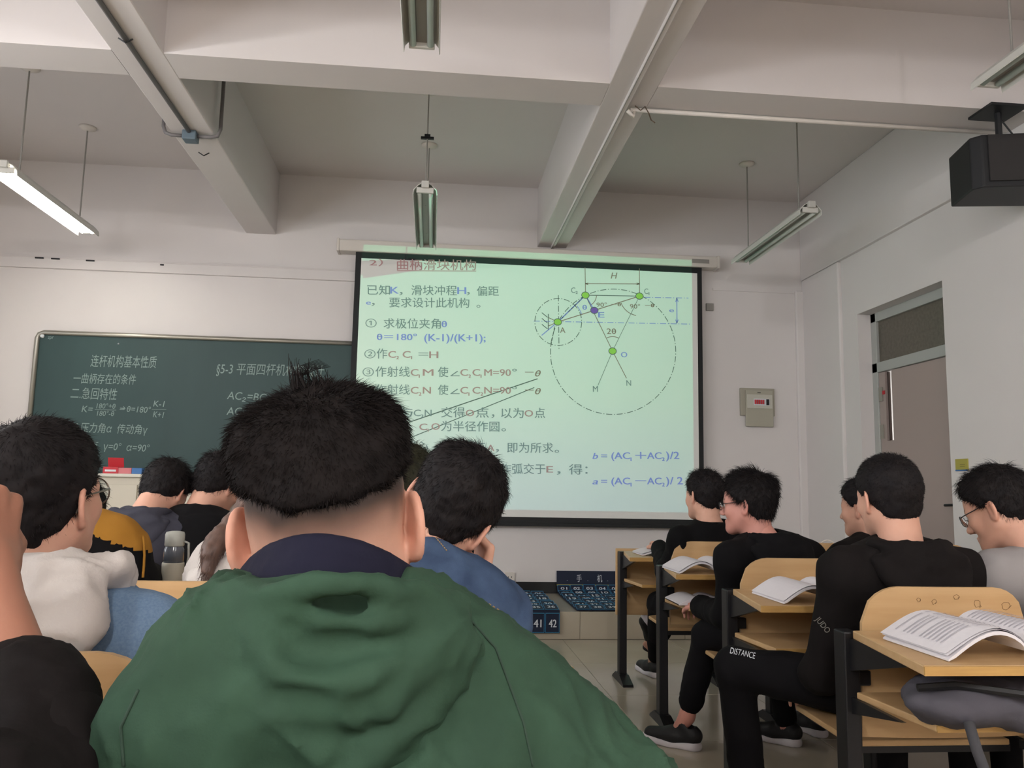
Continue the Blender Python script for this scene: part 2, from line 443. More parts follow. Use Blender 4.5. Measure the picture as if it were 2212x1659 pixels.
for k, (x0, x1) in enumerate(((-1.707, -1.445), (.895, 1.165))):
    S('trim_%d' % (k+1), MB().bb((x0, YB, 3.30), (x1, YW, ZT+.01)), m_ceil, bevel=.006)
for k, (y0, y1) in enumerate(((4.085, 4.345), (1.0, 1.26), (-2.1, -1.84))):
    b = MB()
    for x0, x1 in ((XL, -1.707), (-1.445, .895), (1.165, XR)): b.bb((x0, y0, 3.30), (x1, y1, ZT+.01))
    S('trim_%d' % (k+3), b, m_ceil)
# black skirting on the front wall and the others
S('baseboard_front', MB().bb((XL, YW-.012, PLZ), (3.34, YW, PLZ+.095)), m_black_base)
S('baseboard_right', MB().bb((XR-.012, YB, 0), (XR, DY0, .1)).bb((XR-.012, DY1, 0), (XR, 6.46, .1)), m_black_base)
S('baseboard_left', MB().bb((XL, YB, 0), (XL+.012, YW, .1)), m_black_base)
S('baseboard_back', MB().bb((XL, YB, 0), (XR, YB+.012, .1)), m_black_base)
# cable trunking along the front wall, left of the screen, thin line to the right
tr = empty('wall_trunking', (-2.3, YW, 2.9), 'long painted wall trunking running from the left edge to the screen case', 'trunking')
o = MB().bb((XL, YW-.03, 2.90), (-.70, YW, 3.0)).build('casing', m_wall, None, bevel=.004); relto(o, tr)
o = MB().bb((XL, YW-.034, 2.985), (-.70, YW-.03, 3.0)).build('cover_edge', m_ceil); relto(o, tr)
for q in ((85, 557), (120, 559), (195, 563), (350, 572)):
    p = atY(q[0], q[1], YW-.035); o = MB().box((p.x, YW-.036, p.z), (.07 if q[0] < 200 else .03, .008, .012)).build('wire_stub', m_black); relto(o, tr)
tr = MB().bb((2.55, YW-.012, 2.965), (3.335, YW, 2.985)).build('wall_trunking', m_wall)
tag(tr, 'thin painted trunking line on the wall right of the projection screen', 'trunking')

# ---------------------------------------------------------------- door in the right wall, with corridor behind
def FB(lo, hi, mb=None): return (mb or MB()).bb(lo, hi)
dr = empty('door_1', (XR+.16, (DY0+DY1)/2, 0), kind='structure')
XD0, XD1 = XR+.11, XR+.17
f = MB(); 
f.bb((XD0, DY0, 0), (XD1, DY0+.05, DZ)).bb((XD0, DY1-.075, 0), (XD1, DY1, DZ)).bb((XD0, DY0, DZ-.075), (XD1, DY1, DZ)).bb((XD0, DY0, 2.085), (XD1, DY1, 2.165))
relto(f.build('door_frame', m_doorframe, bevel=.004), dr)
relto(MB().bb((XD0+.025, DY0+.05, 2.165), (XD0+.035, DY1-.075, DZ-.075)).build('transom_pane', m_mesh), dr)
g = MB()
for k in range(22):
    yv = DY0+.07+k*.048; g.tube([(XD0+.05, yv, 2.17), (XD0+.05, min(yv+.16, DY1-.08), 2.33), (XD0+.05, yv, 2.49)], .003, 4)
relto(g.build('security_grille', m_steel), dr)
# leaf hinged on the far side, slightly ajar towards the corridor, narrow vision slot
lf = MB(); LW = .99; LZ = 2.08
def lb(u0, u1, z0, z1, t0=0., t1=.045, mb=None): return (mb or MB()).bb((t0, -u1, z0), (t1, -u0, z1))
L0 = lb(0, .085, 0, LZ); lb(.175, LW-.1, 0, LZ, mb=L0); lb(.085, .175, 0, 1.53, mb=L0)
leaf = L0.build('door_leaf', m_door); leaf.parent = dr; leaf.location = (XD0+.01-(XR+.16), DY1-.078-(DY0+DY1)/2, 0); leaf.rotation_euler.z = math.radians(1)
def lp(n, mb, mt): o = mb.build(n, mt, leaf); return o
lp('vision_pane', lb(.085, .175, 1.53, LZ, .02, .025), m_glass)
lp('stile', lb(LW-.1, LW, 0, LZ, -.004, .049), m_doorframe)
lp('lock_plate', lb(LW-.075, LW-.035, .95, 1.10, -.010, -.004), m_alu)
lp('handle', MB().tube([(-.01, -LW+.055, 1.05), (-.05, -LW+.055, 1.05), (-.055, -LW+.16, 1.045)], .009, 8), m_steel)
lp('sticker', lb(.045, .08, 1.9, 1.93, -.006, -.001), m_red)
for zv in (.3, 1.55, 1.85): lp('hinge', lb(.0, .05, zv, zv+.11, -.008, -.002), m_alu)
# corridor
co = MB().bb((XR+.2, 2.5, -.1), (XR+3.2, 9.5, 0)).bb((XR+.2, 2.5, 3.0), (XR+3.2, 9.5, 3.1)).bb((XR+3.1, 2.5, 0), (XR+3.2, 9.5, 3.0)).bb((XR+.2, 9.4, 0), (XR+3.2, 9.5, 3.0)).bb((XR+.2, 2.5, 0), (XR+3.2, 2.6, 3.0))
S('wall_corridor', co, m_wall)
m_tube_on = mat('tube_lit', (255, 252, 245), .5, emit=((255, 250, 240), 32))
cl = empty('corridor_lamp', (XR+1.9, 8.0, 2.9), 'lit lamp glowing in the corridor behind the narrow door window', 'lamp')
relto(MB().bb((XR+1.6, 7.9, 2.92), (XR+2.2, 8.1, 2.995)).build('housing', m_lampw), cl)
relto(MB().bb((XR+1.62, 7.92, 2.91), (XR+2.18, 8.08, 2.93)).build('diffuser', m_tube_on), cl)
area('corridor_light', (XR+1.7, 7.5, 2.85), (0, 0, -1), 1.2, 1.2, 55, (1, .95, .9))

# small objects on the walls
def wall_box(p0, p1, y=YW): return p0, p1
eb = empty('breaker_box', (2.95, YW, 1.70), 'grey breaker box on the front wall between screen and door', 'breaker box')
relto(MB().bb((2.79, YW-.03, 1.80), (3.115, YW, 2.055)).build('frame', mat('breaker_grey', (165, 160, 145), .5), bevel=.006), eb)
relto(MB().bb((2.835, YW-.045, 1.70), (3.095, YW-.02, 2.035)).build('cover', mat('breaker_cover', (172, 168, 152), .5), bevel=.006), eb)
relto(MB().bb((2.845, YW-.052, 1.865), (3.085, YW-.044, 1.995)).build('breaker_door', mat('breaker_door', (196, 194, 182), .4), bevel=.004), eb)
relto(MB().bb((2.905, YW-.056, 1.895), (3.055, YW-.05, 1.955)).build('breaker_window', m_white), eb)
for k in range(5): relto(MB().bb((2.912+k*.019, YW-.062, 1.905), (2.926+k*.019, YW-.055, 1.945)).build('breaker_switch', m_red), eb)
relto(MB().bb((3.023, YW-.062, 1.898), (3.048, YW-.055, 1.952)).build('main_switch', m_black), eb)
relto(MB().bb((2.945, YW-.05, 2.008), (2.975, YW-.044, 2.014)).build('latch', m_black), eb)
p = atY(1532, 664, YW)
sb = MB().box((p.x, YW-.012, p.z), (.07, .024, .07)).build('wall_junction_cover', m_lampg, bevel=.004); tag(sb, 'small square grey cover plate high on wall beside screen', 'cover plate')
p = atY(1101, 1249, YW)
so = empty('power_socket', (p.x, YW, p.z), 'white double power socket just above the black skirting below screen', 'socket')
relto(MB().box((p.x, YW-.01, p.z+.01), (.086, .02, .086)).build('plate', m_case, bevel=.004), so)
relto(MB().box((p.x, YW-.022, p.z-.045), (.105, .045, .03)).build('ledge', m_case, bevel=.004), so)
for dx in (-.014, .014): relto(MB().box((p.x+dx, YW-.0215, p.z+.012), (.006, .003, .012)).build('slot', m_black), so)
p0, p1 = atX(2065, 992, XR), atX(2093, 1017, XR)
sg = empty('wall_sign', (XR, (p0.y+p1.y)/2, p1.z), 'small yellow sign on the right wall beside the door', 'sign')
relto(MB().bb((XR-.006, p1.y, p1.z), (XR, p0.y, p0.z)).build('board', mat('sign_yellow', (170, 160, 70), .5)), sg)
relto(MB().bb((XR-.008, p1.y, p1.z), (XR-.005, p0.y, p1.z+.008)).build('blue_edge', m_blue), sg)
mb = MB()
for k in range(2): mb.bb((XR-.008, p1.y+.03, p1.z+.04-k*.012), (XR-.006, p1.y+.075, p1.z+.0425-k*.012))
relto(mb.build('printed_lines', mat('sign_ink', (110, 100, 50), .6)), sg)

# ---------------------------------------------------------------- blackboard with chalk writing
BY = YW-.045
bbx0, bbx1, bbz0, bbz1 = -3.36, .9, 1.09, 2.335
bk = empty('blackboard', ((bbx0+bbx1)/2, YW, bbz0), 'long green blackboard with white chalk notes in a rounded metal frame', 'blackboard')
relto(MB().bb((bbx0, BY, bbz0), (bbx1, YW, bbz1)).build('writing_surface', m_board), bk)
fr = MB(); c = .05
fr.tube([(bbx0, BY-.004, bbz0), (bbx0, BY-.004, bbz1-c), (bbx0+.015, BY-.004, bbz1-.015), (bbx0+c, BY-.004, bbz1), (bbx1, BY-.004, bbz1), (bbx1, BY-.004, bbz0), (bbx0, BY-.004, bbz0)], .021, 8)
relto(fr.build('frame', m_alu, smooth=True), bk)
relto(MB().bb((bbx0, BY-.045, bbz0-.03), (bbx1, YW, bbz0-.005)).build('chalk_tray', m_alu, bevel=.004), bk)
def onb(px, py): return atY(px, py, BY-.003)
def chalk(lines):
    for t in lines:
        mb = MB()
        txt, x0, y0, x1, y1, hp = t[:6]; sh = t[6] if len(t) > 6 else .12
        a, b = onb(x0, y0), onb(x1, y1); add_text(mb, txt, a, b, hp/FPX*7.15*1.0, bold=.0, shear=sh)
        relto(mb.build('chalk_writing', m_chalk), bk)
    return MB()
ch = chalk([('连杆机构基本性质', 195, 790, 338, 793, 20), ('一曲柄存在的条件', 158, 826, 293, 829, 17), ('二.急回特性', 152, 859, 252, 862, 19),
            ('K=', 176, 890, 200, 891, 14), ('180°+θ', 208, 882, 249, 883, 11), ('180°-θ', 209, 898, 246, 899, 11), ('⇒θ=180°', 258, 889, 325, 892, 13), ('K-1', 331, 878, 355, 879, 13), ('K+1', 330, 901, 353, 903, 13),
            ('三.压力角α  传动角γ', 150, 931, 318, 937, 16), ('四.死点  γ=0°  α=90°', 150, 968, 322, 976, 15),
            ('§5-3 平面四杆机构的设计', 467, 806, 700, 812, 20), ('AC₂=BC', 490, 862, 575, 867, 17), ('AC₁=BC-AB', 489, 896, 610, 899, 17), ('-AB', 489, 930, 530, 932, 14), ('zpr', 103, 732, 116, 732, 8)])
def bar(mb, x0, y0, x1, y1, w=.003, Y=None):
    Y = Y or BY-.003; a, b = atY(x0, y0, Y), atY(x1, y1, Y); mb.tube([a, b], w, 4)
bar(ch, 205, 885, 251, 886, .002); bar(ch, 328, 884, 359, 885, .002)
relto(ch.build('fraction_bar', m_chalk), bk)
for px, py, r in ((92, 726, .017), (257, 743, .007)):
    p = onb(px, py); o = MB().lathe([(r, 0), (r, .01), (r*.6, .018)], n=12).build('magnet', m_white, smooth=False); o.rotation_euler.x = math.pi/2; o.location = p-bk.location; o.parent = bk

# ---------------------------------------------------------------- projection screen with the slide
SY = 7.04
sr = empty('projection_screen', (.85, SY, 3.15), 'pull-down projection screen showing a green-tinted slide with a linkage diagram', 'projection screen')
scx0, scx1, scz0, scz1 = -.73, 2.41, .79, 3.165
ca = MB().bb((-.88, SY-.03, 3.145), (2.556, YW-.005, 3.25)); relto(ca.build('case', m_case, bevel=.012), sr)
for x in (-.885, 2.561): relto(MB().bb((x-.012, SY-.035, 3.14), (x+.012, YW-.003, 3.256)).build('end_cap', m_case, bevel=.006), sr)
relto(MB().bb((2.31, SY-.034, 3.178), (2.47, SY-.029, 3.215)).build('case_sticker', m_lampg), sr)
relto(MB().bb((scx0, SY+.001, scz0), (scx1, SY+.004, scz1)).build('black_border', m_scrblack), sr)
relto(MB().bb((scx0, SY-.008, scz0-.012), (scx1, SY+.014, scz0+.02)).build('bottom_bar', m_scrblack, bevel=.004), sr)
relto(MB().bb((-.68, SY-.002, .855), (2.365, SY+.0012, 3.09)).build('screen_surface', m_screen), sr)
CXs, CYs, CSs = 740, 520, 2.5925
_slide = sr
def cz(x, y, d=.004): return atY(CXs+x/CSs, CYs+y/CSs, SY-d)
hpx = lambda h: h/CSs/FPX*7.04
m_tx = {'g': mat('slide_grey', (134, 144, 146), .8), 'r': mat('slide_rose', (188, 146, 146), .8), 'b': mat('slide_blue', (144, 150, 222), .8), 'k': mat('slide_dark', (96, 106, 100), .8), 'n': mat('slide_brown', (152, 126, 114), .8)}
SL = {k: MB() for k in m_tx}
def flush():
    for k_ in SL:
        if SL[k_].v: relto(SL[k_].build({'g': 'grey_lettering', 'r': 'rose_lettering', 'b': 'blue_lettering', 'k': 'dark_lines', 'n': 'brown_lettering'}[k_], m_tx[k_]), sr)
        SL[k_] = MB()
def T(segs, slope=.0065, cap=None):
    for txt, col, x0, x1, yb, h, *r in segs:
        add_text(keep=(len(txt) == 1 and h <= 24), *(), mb=SL[col], body=txt, p0=cz(x0, yb), p1=cz(x1, yb+(x1-x0)*slope), hgt=hpx(h), bold=(.022 if 'B' in r else (.07 if h <= 24 else .006)), shear=(.25 if 'I' in r else 0))
    flush()
T([('2）', 'r', 150, 225, 138, 34), ('曲柄滑块机构', 'r', 305, 748, 158, 50)])
T([('已知', 'g', 138, 265, 298, 46), ('K', 'b', 268, 314, 296, 42, 'B'), ('，', 'g', 318, 336, 300, 40), ('滑块冲程', 'g', 385, 640, 300, 46), ('H', 'b', 643, 692, 298, 42, 'B'), ('，', 'g', 695, 712, 300, 40), ('偏距', 'g', 752, 875, 304, 46)])
T([('e', 'b', 132, 158, 358, 28, 'B'), ('，', 'g', 162, 180, 360, 36), ('要求设计此机构', 'g', 262, 710, 368, 46), ('。', 'g', 750, 772, 372, 40)])
T([('①', 'g', 128, 190, 482, 44), ('求极位夹角', 'g', 230, 550, 486, 46), ('θ', 'b', 555, 584, 484, 38, 'B')])
T([('θ＝180°', 'b', 192, 415, 556, 38, 'B'), ('(K-1)/(K+1);', 'b', 458, 800, 562, 44, 'B')])
T([('②', 'g', 122, 184, 655, 44), ('作', 'g', 190, 250, 655, 46), ('C', 'r', 256, 298, 655, 40, 'B'), ('2', 'r', 302, 320, 664, 20), ('C', 'r', 337, 380, 655, 40, 'B'), ('1', 'r', 385, 400, 664, 20), ('＝', 'g', 425, 480, 655, 40), ('H', 'r', 486, 535, 657, 40, 'B')])
for yb, num, a, M1 in ((756, '③', '1', 'M'), (856, '④', '2', 'N')):
    b = '2' if a == '1' else '1'
    T([(num, 'g', 112, 174, yb, 44), ('作射线', 'g', 184, 376, yb, 46), ('C', 'r', 382, 424, yb, 40, 'B'), (a, 'r', 428, 444, yb+12, 20), (M1, 'r', 450, 508 if M1 == 'M' else 494, yb, 40, 'B'), ('使', 'g', 534, 592, yb+2, 46), ('∠', 'g', 604, 655, yb+2, 42),
       ('C', 'r', 660, 702, yb, 40, 'B'), (b, 'r', 706, 722, yb+12, 20), ('C', 'r', 728, 770, yb, 40, 'B'), (a, 'r', 774, 788, yb+12, 20), (M1+'=90', 'r', 794, 942, yb, 40, 'B'), ('°', 'g', 950, 976, yb, 40), ('－', 'n', 1022, 1070, yb, 40), ('θ', 'n', 1078, 1110, yb+4, 38, 'I')])
T([('C', 'g', 160, 200, 980, 38), ('1', 'g', 204, 216, 990, 18), ('M与', 'g', 222, 392, 982, 42), ('C', 'g', 398, 438, 982, 38), ('2', 'g', 440, 456, 992, 20), ('N', 'g', 460, 498, 982, 38), ('交得', 'g', 552, 684, 984, 46), ('O', 'r', 690, 736, 982, 38, 'B'), ('点，', 'g', 746, 850, 986, 46), ('以为', 'g', 888, 1014, 988, 46), ('O', 'r', 1020, 1066, 984, 38, 'B'), ('点', 'g', 1076, 1134, 988, 46)])
T([('C', 'r', 430, 474, 1060, 38, 'B'), ('1', 'r', 478, 490, 1070, 18), ('O', 'r', 498, 544, 1058, 38, 'B'), ('为半径作圆', 'g', 552, 878, 1062, 46), ('。', 'g', 890, 915, 1064, 40)])
T([('以O为圆心', 'g', 150, 480, 1174, 46), ('交圆弧于', 'g', 545, 802, 1180, 46), ('A', 'r', 808, 850, 1178, 38, 'B'), ('，', 'g', 856, 876, 1180, 40), ('即为所求', 'g', 922, 1180, 1182, 46), ('。', 'g', 1188, 1212, 1184, 40)])
T([('以半径', 'g', 640, 812, 1298, 46), ('径作弧交于', 'g', 818, 1136, 1300, 46), ('E', 'r', 1142, 1178, 1298, 38, 'B'), ('，', 'g', 1200, 1220, 1304, 40), ('得：', 'g', 1268, 1372, 1304, 46)])
for yb, l, o_, xe in ((1222, 'b', '＋', 1885), (1364, 'a', '－', 1905)):
    T([(l, 'b', 1400, 1430, yb, 36, 'I', 'B'), ('=', 'b', 1448, 1482, yb, 36), ('(AC', 'b', 1506, 1610, yb, 40, 'B'), ('1', 'b', 1614, 1630, yb+12, 22), (o_, 'b', 1640, 1700, yb, 40, 'B'), ('AC', 'b', 1706, 1786, yb, 40, 'B'), ('2', 'b', 1790, 1808, yb+12, 22), (')/2' if l == 'b' else ')/ 2', 'b', 1812, xe, yb, 44, 'B')], slope=.004)
for t, c_, x, yb, w, h, *r in (('H', 'n', 1502, 212, 38, 38, 'I'), ('C', 'g', 1280, 292, 24, 34), ('2', 'g', 1306, 298, 14, 18), ('C', 'g', 1690, 298, 22, 34), ('1', 'g', 1715, 304, 10, 18), ('A', 'n', 1218, 516, 30, 34), ('E', 'b', 1432, 430, 34, 34, 'B'), ('O', 'b', 1560, 652, 34, 32, 'B'),
                           ('θ', 'b', 1344, 386, 24, 30, 'B'), ('90°', 'n', 1422, 370, 58, 26), ('－θ', 'n', 1508, 366, 50, 20), ('90°', 'n', 1610, 380, 56, 28), ('－θ', 'n', 1696, 372, 48, 22), ('2θ', 'n', 1480, 522, 52, 34), ('M', 'g', 1402, 846, 28, 36), ('N', 'g', 1590, 812, 26, 34), ('e', 'b', 1830, 400, 26, 26, 'B')):
    T([(t, c_, x, x+w, yb, h, *r)])
def ln(c_, *pts, w=.0032, dash=None):
    P = [cz(*p, d=.0035) for p in pts]
    for a, b in zip(P[:-1], P[1:]):
        d = b-a; L_ = d.length
        if L_ < 1e-5: continue
        e = d/L_; nn = Vector((-e.z, 0, e.x))*w
        SL[c_].add([a-nn, b-nn, b+nn, a+nn], [(0, 1, 2, 3)])
def dashed(c_, pts, pat=(34, 10, 5, 10), w=.003):
    acc = 0; on = 0; P = [Vector((p[0], p[1])) for p in pts]; seg = []; k = 0; rem = pat[0]
    for a, b in zip(P[:-1], P[1:]):
        L_ = (b-a).length; t = 0
        while L_-t > 1e-6:
            st = min(rem, L_-t); u, v = a+(b-a)*(t/L_), a+(b-a)*((t+st)/L_)
            if k % 2 == 0: ln(c_, tuple(u), tuple(v), w=w)
            t += st; rem -= st
            if rem <= 1e-6: k = (k+1) % len(pat); rem = pat[k]
def circ(cx, cy, r, a0=0, a1=360, n=72): return [(cx+r*math.cos(math.radians(a0+(a1-a0)*i/n)), cy+r*math.sin(math.radians(a0+(a1-a0)*i/n))) for i in range(n+1)]
ln('r', (305, 168), (748, 170), w=.003)
A_, C1, C2, E_, O_ = (1205, 455), (1663, 310), (1360, 305), (1410, 390), (1512, 618)
ln('n', (1358, 150), C2); ln('n', (1662, 155), C1); ln('n', (1360, 240), (1663, 242))
for x, s in ((1360, 1), (1663, -1)): ln('n', (x, 241), (x+s*16, 236)); ln('n', (x, 241), (x+s*16, 246))
ln('k', C2, C1); ln('b', A_, C2, w=.005); ln('b', C2, E_, w=.005); ln('n', A_, C1, w=.004); ln('n', C2, O_); ln('n', O_, (1590, 770)); ln('k', C1, O_, w=.002); ln('k', O_, (1430, 810), w=.002)
ln('b', A_, (1115, 530), w=.004); ln('k', (1152, 410), (1152, 500)); 
for yv in (403, 435, 468): ln('k', (1116, yv), (1148, yv+26))
ln('n', (1152, 430), A_); ln('n', (1152, 478), A_)
dashed('k', circ(1515, 622, 351, -150, 210, 96)); dashed('k', circ(1208, 455, 131))
dashed('k', [(1208, 305), (1212, 605)]); dashed('b', [(1690, 317), (1937, 321)]); dashed('b', [(1070, 450), (1950, 467)])
dashed('k', [(1208, 455), C2], (16, 10)); dashed('k', [(1188, 480), (1166, 590)], (22, 8))
ln('b', (1872, 322), (1873, 462), w=.004)
for yv, s in ((322, 1), (462, -1)): ln('b', (1872, yv), (1865, yv+s*20)); ln('b', (1872, yv), (1880, yv+s*20))
for a in (circ(1512, 612, 75, -115, -62, 10), circ(1360, 305, 100, 48, 62, 6), circ(1663, 310, 110, 100, 160, 12), circ(1360, 305, 62, 0, 60, 8)): 
    for u, v in zip(a[:-1], a[1:]): ln('n', u, v)
a = circ(1205, 455, 140, -40, -18, 6)
for u, v in zip(a[:-1], a[1:]): ln('b', u, v)
ln('k', (362, 1020), (700, 905), (1092, 773), w=.0042); ln('k', (372, 1106), (1074, 822), w=.0034)
for k_, mb in SL.items():
    if mb.v: o = mb.build({'g': 'grey_lines', 'r': 'title_underline', 'b': 'blue_lines', 'k': 'dark_lines', 'n': 'brown_lines'}[k_], m_tx[k_]); relto(o, sr); o['kind'] = 'stuff'
m_dot = mat('slide_dot', (160, 205, 90), .8); m_dotp = mat('slide_dot_violet', (130, 90, 180), .8)
for (x, y_), mt in ((A_, m_dot), (C1, m_dot), (C2, m_dot), (O_, m_dot), (E_, m_dotp)):
    p = cz(x, y_, d=.004); r = hpx(17)
    mb = MB(); mb.add([(p.x+r*1.2*math.cos(t*math.pi/10), p.y, p.z+r*math.sin(t*math.pi/10)) for t in range(20)], [tuple(range(20))])
    mb2 = MB(); mb2.add([(p.x+r*1.42*math.cos(t*math.pi/10), p.y+.0003, p.z+r*1.25*math.sin(t*math.pi/10)) for t in range(20)], [tuple(range(20))])
    relto(mb.build('joint_dot', mt), sr); relto(mb2.build('joint_ring', m_tx['k']), sr)

# projector on the ceiling above the camera, throwing the slide's green light with a rectangular gate
PJ = Vector((.83, 2.75, 3.20))
pj = empty('projector', tuple(PJ+Vector((0, -.15, 0))), 'white ceiling projector facing the screen', 'projector')
relto(MB().bb((PJ.x-.17, PJ.y-.32, PJ.z-.05), (PJ.x+.17, PJ.y-.03, PJ.z+.06)).build('body', m_case, bevel=.01), pj)
o = MB().lathe([(.04, 0), (.04, .03), (.03, .03)]).build('lens', m_black); o.rotation_euler.x = -math.pi/2; o.parent = pj; o.location = (0, .12, 0)
relto(MB().tube([(PJ.x, PJ.y-.17, PJ.z+.06), (PJ.x, PJ.y-.17, ZT)], .02).build('pole', m_case), pj)
sp = bpy.data.lights.new('projector_beam', 'SPOT'); sp.energy = 400; sp.spot_size = math.radians(70); sp.spot_blend = 0; sp.shadow_soft_size = .003; sp.color = (1, 1, 1)
so_ = bpy.data.objects.new('projector_beam', sp); COL.objects.link(so_); so_.location = PJ; so_.rotation_euler = (math.pi/2, 0, 0)
sp.use_nodes = True; nt = sp.node_tree; N = nt.nodes; L = nt.links; em = N['Emission']
tcn = N.new('ShaderNodeTexCoord'); sx = N.new('ShaderNodeSeparateXYZ'); L.new(tcn.outputs['Normal'], sx.inputs[0])
def mth(op, a, b=None):
    n = N.new('ShaderNodeMath'); n.operation = op
    for i, v in enumerate((a, b)):
        if v is None: continue
        if isinstance(v, (int, float)): n.inputs[i].default_value = v
        else: L.new(v, n.inputs[i])
    return n.outputs[0]
az = mth('ABSOLUTE', sx.outputs[2]); U = mth('DIVIDE', sx.outputs[0], az); Vv = mth('DIVIDE', sx.outputs[1], az)
DYp = SY-PJ.y
pa, pb = cz(100, 102), cz(1975, 1528)
u0, u1 = (-.685-PJ.x)/DYp, (2.318-PJ.x)/DYp; v1, v0 = (3.205-PJ.z)/(DYp), (.915-PJ.z)/DYp
g = mth('MULTIPLY', mth('GREATER_THAN', U, u0), mth('LESS_THAN', U, u1)); g = mth('MULTIPLY', g, mth('GREATER_THAN', Vv, v0)); g = mth('MULTIPLY', g, mth('LESS_THAN', Vv, v1))
rp = N.new('ShaderNodeMapRange'); L.new(Vv, rp.inputs[0]); rp.inputs[1].default_value = v0; rp.inputs[2].default_value = v0+.45*(v1-v0)
mx = N.new('ShaderNodeMix'); mx.data_type = 'RGBA'; L.new(rp.outputs[0], mx.inputs[0])
mx.inputs[6].default_value = (.16, .80, .84, 1); mx.inputs[7].default_value = (.16, 1, .56, 1)
L.new(mx.outputs[2], em.inputs['Color']); L.new(g, em.inputs['Strength'])

# ---------------------------------------------------------------- hanging fluorescent fixtures
def fixture(x, y0, y1, z, lit, label, tilt=0., rose=True, clamp=False, group=None, yaw=0.):
    r = empty('ceiling_light', (x, (y0+y1)/2, z), label, 'ceiling light', group); r.rotation_euler.z = yaw
    L_ = (y1-y0)/2; cx = Vector((0, 0, 0))
    # hood: shallow inverted trapezoid, open below, rounded flared lips
    prof = [(-.082, -.045), (-.078, -.012), (-.045, .024), (-.022, .034), (.022, .034), (.045, .024), (.078, -.012), (.082, -.045)]
    pin = [(a*.95, b-.004) for a, b in prof][::-1]; pf_ = prof+pin
    mb = MB(); M_ = Matrix(((1, 0, 0, 0), (0, 0, 1, 0), (0, 1, 0, 0), (0, 0, 0, 1)))
    mb.prism(pf_, -L_, L_, M=M_); mb.build('hood', m_lampw, r)
    mb = MB(); mb.box((0, 0, .008), (.05, 2*L_-.02, .032)); mb.build('ballast_tray', m_lampg if not lit else m_lampw, r, bevel=.003)
    for s in (-1, 1):
        mb = MB(); mb.box((0, s*(L_-.012), -.012), (.115, .02, .038)).box((0, s*(L_+.012), .02), (.05, .03, .045)); mb.build('end_holder', m_lampw, r, bevel=.004)
    for s in (-1, 1):
        mb = MB(); mb.tube([(s*.038, -L_+.03, -.022), (s*.038, L_-.03, -.022)], .0145, 10)
        mb.build('tube', m_tube_on if lit else mat('tube_off', (196, 204, 196), .35), r, smooth=True)
    for k in (-.25, .25): MB().lathe([(.005, -.009), (.005, -.007)], (0, k*2*L_, 0), 8).build('screw', m_lampg, r)
    zt = ZT-z
    for yy in ((-L_+.18, L_-.18)):
        rod = MB().tube([(0, yy, .034), (0, yy, zt)], .0055, 6).build('rod', m_lampg, r)
        MB().lathe([(.02, zt-.03), (.062, zt-.012), (.065, zt)], (0, yy, 0), 20).build('ceiling_rose', m_case, r, smooth=True)
        if clamp and yy < 0:
            MB().box((0, yy, zt*.55), (.09, .02, .016)).box((.0, yy, zt*.55+.014), (.04, .03, .02)).build('cable_clamp', m_steel, r)
    if lit:
        for k in (-.4, 0, .4):
            l = bpy.data.lights.new('lamp_glow', 'POINT'); l.energy = lit; l.shadow_soft_size = .06; l.color = (1, .98, .97)
            a = bpy.data.objects.new('lamp_glow', l); COL.objects.link(a); a.location = (x, (y0+y1)/2+k, z-.11)
    return r
ZL = 3.08
fixture(-2.785, 5.26, 6.55, ZL, .05, 'switched-on double-tube lamp glowing white at the left edge')
fixture(-.105, 5.22, 6.5, ZL, 0, 'unlit double-tube lamp directly above the projection screen', clamp=True)
fixture(2.565, 5.2, 6.5, ZL, 0, 'unlit double-tube lamp hanging right of the screen near the door')
fixture(-.105, 2.1, 3.43, ZL, 0, 'unlit double-tube lamp cut by the top edge of the picture')
fixture(2.58, 2.1, 3.42, ZL, 0, 'unlit double-tube lamp at the upper right above black loudspeaker')
fixture(-2.785, 2.1, 3.4, ZL, 9, 'lit lamp in the second row near the windows, outside the picture')
for x in (-2.785, -.105, 2.58):
    fixture(x, -2.8, -1.5, ZL, 34, 'lit double-tube lamp over the back rows, '+{-2.785: 'beside the windows', -.105: 'in the middle of the room', 2.58: 'beside the door wall'}[x], group='lamps over the back rows')

# conduits and boxes on the beams
cd = empty('beam_conduit', (-1.57, 5.5, 3.3), 'grey conduit with blue-grey junction box under the left ceiling beam', 'conduit')
xb = -1.585; yb_ = atZ(405, 292, 3.28).y
relto(MB().tube([(xb, YB+.1, 3.288), (xb, yb_, 3.288)], .013, 8).build('pipe', m_pipe, smooth=True), cd)
relto(MB().box((xb, yb_, 3.27), (.085, .085, .06)).build('junction_box', m_jbox, bevel=.006), cd)
relto(MB().tube([(xb+.04, yb_, 3.275), (-1.46, yb_, 3.275), (-1.42, yb_, 3.285), (-1.405, yb_, 3.33), (-1.405, yb_, ZT)], .012, 8).build('pipe', m_pipe, smooth=True), cd)
relto(MB().tube([(xb-.04, yb_, 3.275), (-1.70, yb_, 3.275), (-1.74, yb_, 3.29), (-1.755, yb_, 3.33), (-1.755, yb_, 3.42)], .012, 8).build('pipe', m_pipe, smooth=True), cd)
for y_ in (3.95, 5.35): relto(MB().tube([(xb-.035, y_, 3.292), (xb, y_, 3.27), (xb+.035, y_, 3.292)], .004, 6).build('pipe_clip', m_steel), cd)
cd = empty('beam_trunking', (1.03, 5.5, 3.3), 'white cable trunking along the underside of the right ceiling beam', 'trunking')
relto(MB().bb((1.015, YB+.1, 3.275), (1.045, YW-.05, 3.30)).build('casing', m_wall, bevel=.003), cd)
relto(MB().bb((1.018, YB+.1, 3.271), (1.022, YW-.05, 3.276)).build('seam', m_lampg), cd)
cd = empty('cross_beam_pipe', (2.2, 4.33, 3.3), 'thin white pipe along the cross beam leading to the loudspeaker', 'pipe')
